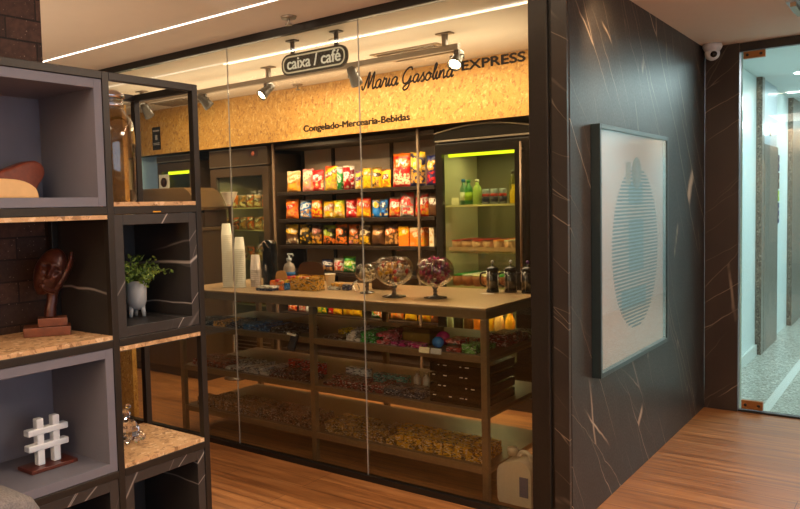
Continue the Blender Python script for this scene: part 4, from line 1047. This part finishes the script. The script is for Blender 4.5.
area((-2.53, 5.22, 1.10), (R(65), 0, 0), .5, .03, .5, (1, .84, .48), 'cooler_lamp_mid')
# contents
ysh = 5.27
def fb(x, z, r, h, k, cap, lab, band=None, y=ysh, grp=None): return bottle('drink_bottle', x, y, z + .0006, r, h, colm(k, .25), colm(cap), lab, 'bottle', grp, colm(band) if band else None)
mk_box('price_card', -2.80, 5.235, 1.5036, .06, .003, .055, M['paper'], 'small white card standing at the left of the upper cooler shelf', 'price card')
fb(-2.775, 1.50, .027, .20, '#5f8a70', 'blue', 'slim bottle with a blue cap on the upper cooler shelf', 'white', 5.32)
fb(-2.705, 1.50, .030, .19, '#3f8a4a', 'green', 'green bottle on the upper cooler shelf', 'lime')
fb(-2.635, 1.50, .033, .19, '#9fb860', 'white', 'pale green bottle on the upper cooler shelf')
for i in range(3):
    x = -2.565 + i * .068; z = 1.5006; c = thing('drink_can', ('left', 'middle', 'right')[i] + ' one of three slim navy and red cans on the upper cooler shelf', 'can', (x, ysh, z), 'slim navy and red cans')
    MB().lathe([(.0001, z), (.024, z), (.027, z + .006), (.027, z + .105), (.022, z + .115), (.0001, z + .115)], (x, ysh, 0), 18).build('can_body', colm('#8a92a8', .3), c)
    MB().lathe([(.0275, z + .02), (.0275, z + .055)], (x, ysh, 0), 18).build('navy_band', colm('navy'), c)
    MB().lathe([(.0275, z + .06), (.0275, z + .08)], (x, ysh, 0), 18).build('red_band', colm('red'), c)
fb(-2.40, 1.50, .028, .25, '#5f5a20', 'dark', 'tall dark necked bottle at the back of the upper cooler shelf', None, 5.38)
fb(-2.345, 1.50, .030, .14, 'yellow', 'yellow', 'short yellow bottle on the upper cooler shelf')
fb(-2.28, 1.50, .028, .15, 'gold', 'gold', 'short amber bottle at the right of the upper cooler shelf')
def pots(z, xs, ny, lids, body, rname, h=.085, r=.037):
    protos = {}
    for j in range(ny):
        for i, x in enumerate(xs):
            lk = lids[i]
            y = 5.245 + j * .082; first = j == 0
            lab = ('%s lidded yoghurt pot at the front of the %s, %s from the left' % (WORD.get(lk, lk), rname, ORD[i])) if first else ('%s lidded yoghurt pot behind the front row of the %s' % (WORD.get(lk, lk), rname))
            if lk not in protos:
                p = thing('yoghurt_pot', lab, 'yoghurt pot', (x, y, z + .0006))
                MB().lathe([(.0001, z + .0006), (r * .8, z + .0006), (r, z + h - .008), (.0001, z + h - .008)], (x, y, 0), 14).build('cup', body, p)
                MB().lathe([(.0001, z + h - .0078), (r + .001, z + h - .0078), (r + .001, z + h), (.0001, z + h)], (x, y, 0), 14).build('lid', colm(lk), p)
                protos[lk] = p
            else: p = dup(protos[lk], (x, y, z + .0006), lab)
            p['group'] = 'yoghurt pots on the ' + rname
xs6 = [-2.80 + i * .086 for i in range(6)]
pots(1.15, xs6, 5, ['red', 'maroon', 'red', 'maroon', 'orange', 'white'], colm('#d8a088'), 'middle cooler shelf')
pots(.885, xs6[:6], 5, ['green', 'white', 'cream', 'white', 'green', 'cream'], colm('#b86a50'), 'third cooler shelf', .085)
o = MB().box(-2.83, -2.22, 5.179, 5.185, 1.1545, 1.185).build('price_rail', colm('#d8a890'), None); tag(o, 'pale pink price rail along the middle shelf of the drinks cooler', 'price rail')
for i, (x, k, cap, lab) in enumerate(((-2.80, 'dark', 'dark', 'dark juice bottle at the left of the bottom cooler shelf'), (-2.715, 'brown', 'yellow', 'brown juice bottle, second on the bottom cooler shelf'), (-2.63, 'orange', 'yellow', 'orange juice bottle with a yellow cap, third on the bottom cooler shelf'), (-2.545, 'gold', 'orange', 'amber juice bottle, middle of the bottom cooler shelf'),
        (-2.46, '#f0b070', 'white', 'pale orange juice bottle on the bottom cooler shelf'), (-2.375, '#f0a020', 'orange', 'bright amber juice bottle with an orange cap on the bottom cooler shelf'), (-2.285, 'red', 'red', 'red juice bottle at the right of the bottom cooler shelf'))):
    bottle('juice_bottle', x, 5.25, .5006, .037, .22, colm(k, .3), colm(cap), lab, 'bottle', 'juice bottles', None, .5)
area((-2.53, 5.24, .82), (0, 0, 0), .5, .04, 3, (1, .85, .5), 'cooler_lamp_low')
# second cooler
F2 = cooler('display_cooler', 'brown upright glass door cooler holding orange packs, left of the snack rack', -5.385, -4.625, 5.13, 5.80, 2.085, False, -5.30, -4.70, .40, 1.83, (1.535, 1.325, 1.05, .62), colm('#4a3a2a', .35), colm('#8a8078'), colm('#a89878'), 'side', 1.8, None, True)
area((-5.0, 5.3, 1.80), (0, 0, 0), .5, .2, 1.6, (1, .85, .6), 'cooler_lamp_left')
o = MB().box(-4.86, -4.74, 5.1225, 5.1245, 2.0, 2.06).build('cooler_badge', colm('#3a2018'), None); tag(o, 'small dark badge on the header of the left cooler', 'badge')
o = MB().lathe([(.0001, 0), (.02, 0), (.02, .002), (.0001, .002)], (-4.80, 5.1222, 2.03), 16, Matrix.Rotation(R(90), 3, 'X').to_4x4()).build('badge_disc', colm('#c86a50'), None); tag(o, 'round reddish emblem on the badge of the left cooler header', 'emblem')
for zz, rn, n in ((1.535, 'upper', 6), (1.325, 'second', 6), (1.05, 'third', 6), (.62, 'lowest', 6)):
    for i in range(n):
        x = -5.27 + i * .10; s = 100 + i + int(zz * 50)
        o = crimp_bag(.088, .12, .06, None, 'x', s).build('bread_pack', bag_mat('orange' if i % 2 else 'tan', 'brown', 'cream', s), None, world=True)
        o.location = (x, 5.24, zz + .0008); tag(o, 'orange bread pack on the %s shelf of the left cooler, %s from the left' % (rn, ORD[i]), 'bread pack', 'bread packs in the left cooler')
# third cooler at far left
F3 = cooler('display_cooler', 'far left brown cooler with a yellow green light and a white notice', -6.17, -5.62, 5.13, 5.80, 2.085, False, -6.10, -5.68, .40, 1.93, (1.5, 1.1, .7), colm('#4a3a2a', .35), colm('#5a5040'), colm('#6a6048'), 'top', 1.93, None, True)
nt = thing('paper_notice', 'white square notice with a round symbol on the far left cooler', 'notice', (-6.05, 5.115, 1.75))
MB().box(-6.13, -5.98, 5.117, 5.1285, 1.74, 1.90).build('sheet', M['paper'], nt)
MB().lathe([(.045, 0), (.05, 0), (.05, .001), (.045, .001), (.045, 0)], (-6.055, 5.1165, 1.82), 24, Matrix.Rotation(R(90), 3, 'X').to_4x4()).build('round_symbol', colm('#8a5030'), nt)
MB().box(-6.06, -6.05, 5.115, 5.1165, 1.79, 1.85).build('symbol_mark', colm('#8a5030'), nt)
# fascia poster
ps = thing('black_poster', 'narrow black notice with pale marks stuck on the strand board fascia', 'notice', (-6.06, 5.048, 2.15))
MB().box(-6.125, -6.0, 5.0465, 5.05, 2.15, 2.38).build('sheet', colm('dark'), ps)
q = MB(); q.box(-6.11, -6.015, 5.0455, 5.0463, 2.335, 2.35).box(-6.08, -6.045, 5.0455, 5.0463, 2.25, 2.30).box(-6.11, -6.015, 5.0455, 5.0463, 2.215, 2.222).box(-6.11, -6.015, 5.0455, 5.0463, 2.20, 2.207); q.build('pale_mark', colm('silver'), ps)
# light strip doorway at far left
o = MB().box(-6.50, -6.475, 5.12, 5.145, .001, 2.08).build('wall_light_strip', emis('doorway_light', '#fff0b0', 3)); tag(o, 'upright pale yellow light strip beside the blue wall', 'wall light')
struct('wall_blue_panel', MB().box(-6.585, -6.19, 5.15, 5.17, .0, 2.10), M['wall_blue'])
# back counter with coffee machine
BC = thing('back_counter', 'brown back counter with a black toe kick at the left of the shop', 'counter', (-5.3, 4.75, 0))
MB().box(-6.2, -4.93, 4.57, 4.98, .085, 1.34).build('cabinet_body', colm('#4f3d26', .4), BC, .003)
MB().box(-6.2, -4.94, 4.60, 4.98, 0, .0845).build('toe_kick', M['black'], BC)
MB().box(-6.22, -4.91, 4.55, 5.0, 1.3405, 1.37).build('worktop', colm('#5f4a30', .35), BC, .003)
MB().lathe([(.0001, 0), (.022, 0), (.022, .02), (.0001, .02)], (-5.02, 4.569, .86), 14, Matrix.Rotation(R(90), 3, 'X').to_4x4()).build('knob', M['black'], BC)
CM = thing('coffee_machine', 'brown coffee machine with a wide sloping hood on the back counter', 'coffee machine', (-5.2, 4.75, 1.371))
MB().prism([(-5.95, 1.52), (-5.95, 1.74), (-5.16, 1.73), (-5.10, 1.70), (-4.95, 1.55), (-4.95, 1.52)], 'y', 4.58, 4.95).build('hood', colm('#5a4428', .35), CM, .004)
MB().box(-5.9, -4.98, 4.66, 4.94, 1.372, 1.5195).build('machine_body', colm('#3f3020', .35), CM, .004)
MB().box(-5.2, -4.98, 4.60, 4.655, 1.372, 1.50).build('front_panel', colm('#3a2c1c', .3), CM, .003)
MB().box(-5.21, -4.97, 4.592, 4.5995, 1.50, 1.508).build('chrome_trim', M['chrome'], CM)
o = MB().lathe([(.0001, 0), (.03, 0), (.03, .006), (.034, .03), (.08, .13), (.082, .135), (.078, .135), (.030, .034), (.0001, .034)], (-4.80, 4.80, 1.3, ), 24)
PSt = thing('filter_stand', 'thin stand holding a white paper cone at the right of the coffee machine', 'stand', (-4.80, 4.80, 0))
MB().lathe([(.0001, 0), (.10, 0), (.10, .012), (.012, .02), (.012, 1.54), (.03, 1.545), (.03, 1.55), (.0001, 1.55)], (-4.80, 4.80, 0), 20).build('stand_body', colm('#5a4a3a'), PSt)
o = MB().lathe([(.0001, 0), (.028, 0), (.03, .02), (.075, .12), (.078, .125), (.072, .125), (.024, .022), (.0001, .022)], (-4.80, 4.80, 1.5508), 24).build('paper_cone', M['paper']); tag(o, 'white paper cone on the thin stand right of the coffee machine', 'paper cone')
# ================================================================== TRACK AND SPOTS
TY = 4.19; TZ = 2.455
TR = thing('lighting_track', 'long grey lighting track hung below the shop ceiling', 'lighting track', (-3.9, TY, TZ))
MB().box(-5.75, -2.20, TY - .018, TY + .018, TZ - .018, TZ + .018).build('rail', colm('#8a7a6a', .4), TR, .002)
for x in (-5.2, -3.745, -2.295):
    MB().box(x - .014, x + .014, TY - .014, TY + .014, TZ + .0185, CZ - .008).build('hanger', colm('#7a6a5a', .4), TR)
    MB().box(x - .05, x + .05, TY - .03, TY + .03, CZ - .0075, CZ - .0005).build('mounting_plate', colm('#7a6a5a', .4), TR)
def spot_head(x, tgt, lab, power, bright=True):
    p0 = Vector((x, TY, TZ - .075)); d = (Vector(tgt) - p0).normalized(); rot = d.to_track_quat('Z', 'Y').to_matrix().to_4x4()
    s = thing('track_spotlight', lab, 'spotlight', (x, TY, TZ - .1))
    MB().box(x - .016, x + .016, TY - .012, TY + .012, TZ - .045, TZ - .0185).build('track_adapter', M['black'], s, .002)
    a = rot @ Vector((.047, 0, 0)); q = MB()
    for sg in (-1, 1):
        e = Vector((sg * .046, 0, 0)); q.tube([(x, TY, TZ - .045), (x + e.x, TY, TZ - .052), (x + e.x, TY, TZ - .078)], .004, 6)
    q.build('yoke', M['black'], s)
    prof = [(.0001, -.075), (.022, -.07), (.030, -.05), (.032, -.01), (.040, .035), (.043, .06), (.040, .06), (.036, .035), (.0001, .034)]
    MB().lathe(prof, p0, 24, rot).build('lamp_can', plain('spot_can', '#3a342e', .35, .3), s)
    if bright: MB().lathe([(.0001, .050), (.030, .050), (.034, .044), (.034, .0425), (.0001, .0425)], p0, 20, rot).build('bulb', M['bulb'], s)
    spot(p0 + d * .066, Vector(tgt), power, WARM, 75, .8, .03, 'spot_lamp')
spot_head(-5.15, (-5.3, 4.9, 1.6), 'leftmost bright track spotlight seen through the shelving unit', 30)
spot_head(-4.43, (-4.0, 5.3, 1.2), 'dark track spotlight just right of the shelving unit post, aimed away', 60)
spot_head(-3.77, (-3.98, 3.65, 1.9), 'bright track spotlight left of the hanging oval sign', 40)
spot_head(-2.98, (-3.0, 5.3, 1.0), 'dark track spotlight right of the hanging oval sign, aimed at the shelves', 60)
spot_head(-2.215, (-2.17, 3.6, 1.8), 'bright track spotlight at the right end of the track behind the lettering', 55)
# ================================================================== SIGNS
HS = thing('hanging_sign', 'black oval ended sign reading caixa / café hung from the shop ceiling', 'sign', (-2.90, 3.655, 2.36))
sx0, sx1, sz0, sz1 = -3.145, -2.64, 2.335, 2.465
def stadium(x0, x1, z0, z1, r, n=6):
    o = []
    for cx, cz, a0 in ((x1 - r, z1 - r, 0), (x0 + r, z1 - r, 90), (x0 + r, z0 + r, 180), (x1 - r, z0 + r, 270)):
        for k in range(n + 1):
            a = R(a0 + 90 * k / n); o.append((cx + r * math.cos(a), cz + r * math.sin(a)))
    return o
bd = MB().prism(stadium(sx0, sx1, sz0, sz1, .058), 'y', 3.645, 3.665, True).build('sign_board', plain('matte_black_sign', '#141110', .7, spec=.2), HS)
q = MB(); a = stadium(sx0 + .012, sx1 - .012, sz0 + .012, sz1 - .012, .047); b = stadium(sx0 + .021, sx1 - .021, sz0 + .021, sz1 - .021, .038)
n = len(a); vs = [(p[0], 3.6435, p[1]) for p in a] + [(p[0], 3.6435, p[1]) for p in b] + [(p[0], 3.6449, p[1]) for p in a] + [(p[0], 3.6449, p[1]) for p in b]; fs = []
for i in range(n):
    k = (i + 1) % n; fs += [(i, k, n + k, n + i), (2 * n + i, i + 3 * n, k + 3 * n, 2 * n + k), (i, 2 * n + i, 2 * n + k, k), (n + i, n + k, 3 * n + k, 3 * n + i)]
q.add(vs, fs); q.build('border_line', M['paper'], HS)
text_part('lettering', 'caixa / café', .10, (-3.095, 3.6430, 2.372), plain('white_sign_paint', '#ffffff', .5, grain=0), HS, width=.41, thick=.0020, extrude=.0010)
for x in (-3.06, -2.72):
    MB().box(x - .012, x + .012, 3.648, 3.662, sz1 + .0005, CZ - .009).build('hanger', M['rackblk'], HS)
    MB().box(x - .035, x + .035, 3.63, 3.68, CZ - .0085, CZ - .0005).build('mounting_plate', M['rackblk'], HS)
# vinyl lettering on the glass
GL = thing('script_lettering', 'black script and capital shop name lettering on the glass at the top right', 'lettering', (-1.9, 3.362, 2.1))
STR = {
 'M': (1.75, [[(-.25, .5), (-.15, .1), (.1, .1), (.35, 1.0), (.62, 1.95), (.72, 1.8), (.68, .9), (.72, .15), (.95, .8), (1.3, 1.85), (1.42, 1.85), (1.38, .9), (1.42, .1), (1.6, .0), (1.85, .3)]]),
 'a': (1.0, [[(.78, .85), (.5, 1.0), (.15, .75), (.08, .3), (.3, .0), (.6, .2), (.8, .9), (.74, .35), (.82, .0), (1.05, .25)]]),
 'r': (.85, [[(.0, .2), (.2, .85), (.22, 1.1), (.4, .9), (.6, .95), (.58, .4), (.68, .0), (.9, .25)]]),
 'i': (.5, [[(.0, .25), (.2, .95), (.16, .3), (.28, .0), (.55, .25)], [(.27, 1.38), (.30, 1.42)]]),
 'G': (1.65, [[(1.35, 1.55), (1.2, 1.95), (.7, 1.9), (.2, 1.3), (.1, .6), (.4, .05), (.95, .2), (1.3, .9), (1.25, .2), (1.05, -.55), (.6, -.8), (.35, -.5), (.8, -.1), (1.7, .25)]]),
 's': (.8, [[(.0, .25), (.35, .8), (.42, 1.08), (.5, .75), (.66, .35), (.5, .0), (.2, .05)], [(.5, .0), (.85, .25)]]),
 'o': (.95, [[(.5, 1.0), (.15, .75), (.1, .3), (.35, .0), (.7, .25), (.72, .75), (.5, 1.0), (.6, .75), (.98, .75)]]),
 'l': (.5, [[(.0, .25), (.35, 1.1), (.5, 1.75), (.38, 1.95), (.24, 1.6), (.2, .5), (.32, .0), (.58, .25)]]),
 'n': (1.05, [[(.0, .3), (.15, .98), (.12, .05)], [(.12, .3), (.4, .9), (.62, .95), (.66, .4), (.75, .0), (1.08, .25)]])}
def script_word(word, x0, z0, u, shear, part):
    m = MB(); cx = 0
    for ch in word:
        adv, strokes = STR[ch]
        for s_ in strokes:
            p = spline([Vector((cx + a, b, 0)) for a, b in s_], 5)
            m.tube([(x0 + (q.x + q.y * shear) * u, 3.3655 - .001, z0 + q.y * u) for q in p], u * .13, 6, .12)
        cx += adv
    m.build(part, M['black'], GL); return cx * u
u = .0425
w1 = script_word('Maria', -2.335, 2.128, u, .22, 'script_word')
script_word('Gasolina', -2.335 + w1 + .022, 2.128, u * .93, .22, 'script_word')
text_part('capital_word', 'EXPRESS', .062, (-1.752, 3.3645, 2.150), M['black'], GL, width=.318, thick=.0028, extrude=.0008)
G2 = thing('subtitle_lettering', 'small black line Congelado-Mercearia-Bebidas stuck on the glass', 'lettering', (-2.4, 3.3645, 1.94))
text_part('lettering', 'Congelado-Mercearia-Bebidas', .05, (-2.75, 3.3645, 1.942), M['black'], G2, width=.70, thick=.0022, extrude=.0008)
# ================================================================== CAMERA, LIGHT
cam = bpy.data.cameras.new('camera'); co = bpy.data.objects.new('camera', cam); COL.objects.link(co); S.camera = co
f_px = 757.68; cam.sensor_fit = 'HORIZONTAL'; cam.sensor_width = 36; cam.lens = f_px / 800 * 36; cam.shift_x = .125; cam.clip_start = .05; cam.clip_end = 60
pi_, ro_, ya = -.0588042, -.0286439, .6948789
fw = Vector((-math.sin(ya) * math.cos(pi_), math.cos(ya) * math.cos(pi_), math.sin(pi_)))
rr = fw.cross(Vector((0, 0, 1))).normalized(); uu = rr.cross(fw)
r2 = rr * math.cos(ro_) + uu * math.sin(ro_); u2 = uu * math.cos(ro_) - rr * math.sin(ro_)
mw = Matrix((r2, u2, -fw)).transposed().to_4x4(); mw.translation = Vector((0, 0, 1.5)); co.matrix_world = mw
DOWN = (0, 0, 0)
# area fills added under the shop ceiling, without fittings
area((-3.0, 4.5, CZ - .03), DOWN, 2.4, .5, 36, WARM2, 'shop_fill')
area((-5.2, 4.4, CZ - .03), DOWN, 1.2, .5, 9, WARM2, 'shop_fill_left')
up = (PI, 0, 0)
area((-3.6, TY + .1, 2.15), up, 3.6, .7, 13, WARM2, 'shop_up_fill')  # unseen fill in mid-air below the track, brightens the shop ceiling
area((-.5, -2.6, 2.2), up, 4.5, .2, 120, (1, .74, .5), 'back_up_fill')  # added upward fill near the back wall, without a cove
area((-3.9, 1.7, 1.5), up, 2.2, 1.6, 9, (1, .74, .5), 'lobby_up_fill')  # unseen mid-air fill that lifts the lobby ceiling
spot((-2.6, 1.9, CZ - .03), (-2.89, 3.65, 2.40), 34, (1, .86, .7), 20, .5, .03, 'sign_fill')  # spot added to make the sign lettering readable
# warm lobby light: wall washer, LED line and added fills
spot((-.95, 3.55, CZ - .02), (-1.245, 3.95, 2.0), 26, WARM, 100, .9, .04, 'lobby_wallwasher')
area((-1.6, 2.898, CZ - .012), DOWN, 4.5, .03, 9, WARM2, 'led_glow')
area((.8, 2.8, CZ - .03), DOWN, 1.2, 1.2, 60, (1, .78, .6), 'lobby_fill')  # added area fill, no fitting in the ceiling here
area((-1.0, .2, CZ - .03), DOWN, 1.2, 1.2, 13, (1, .8, .62), 'lobby_fill_near')  # second added area fill, close to the camera
# cool light: corridor lamps and an added fill from the right
for y in (7.6, 10.2, 13.2): area((-.15, y, KZ - .03), DOWN, .9, 1.2, 34, COOL, 'corridor_lamp')
area((2.9, .6, 1.5), (0, R(90), 0), 1.8, 3.0, 22, (.5, .74, 1), 'cool_side_fill')  # bluish fill added at the right wall, which has no window
w = bpy.data.worlds.new('world'); S.world = w; w.use_nodes = True
w.node_tree.nodes['Background'].inputs[0].default_value = (.5, .6, .8, 1); w.node_tree.nodes['Background'].inputs[1].default_value = .05
S.view_settings.view_transform = 'Standard'; S.view_settings.look = 'None'; S.view_settings.exposure = .8; S.view_settings.gamma = 1; S.view_settings.use_curve_mapping = False
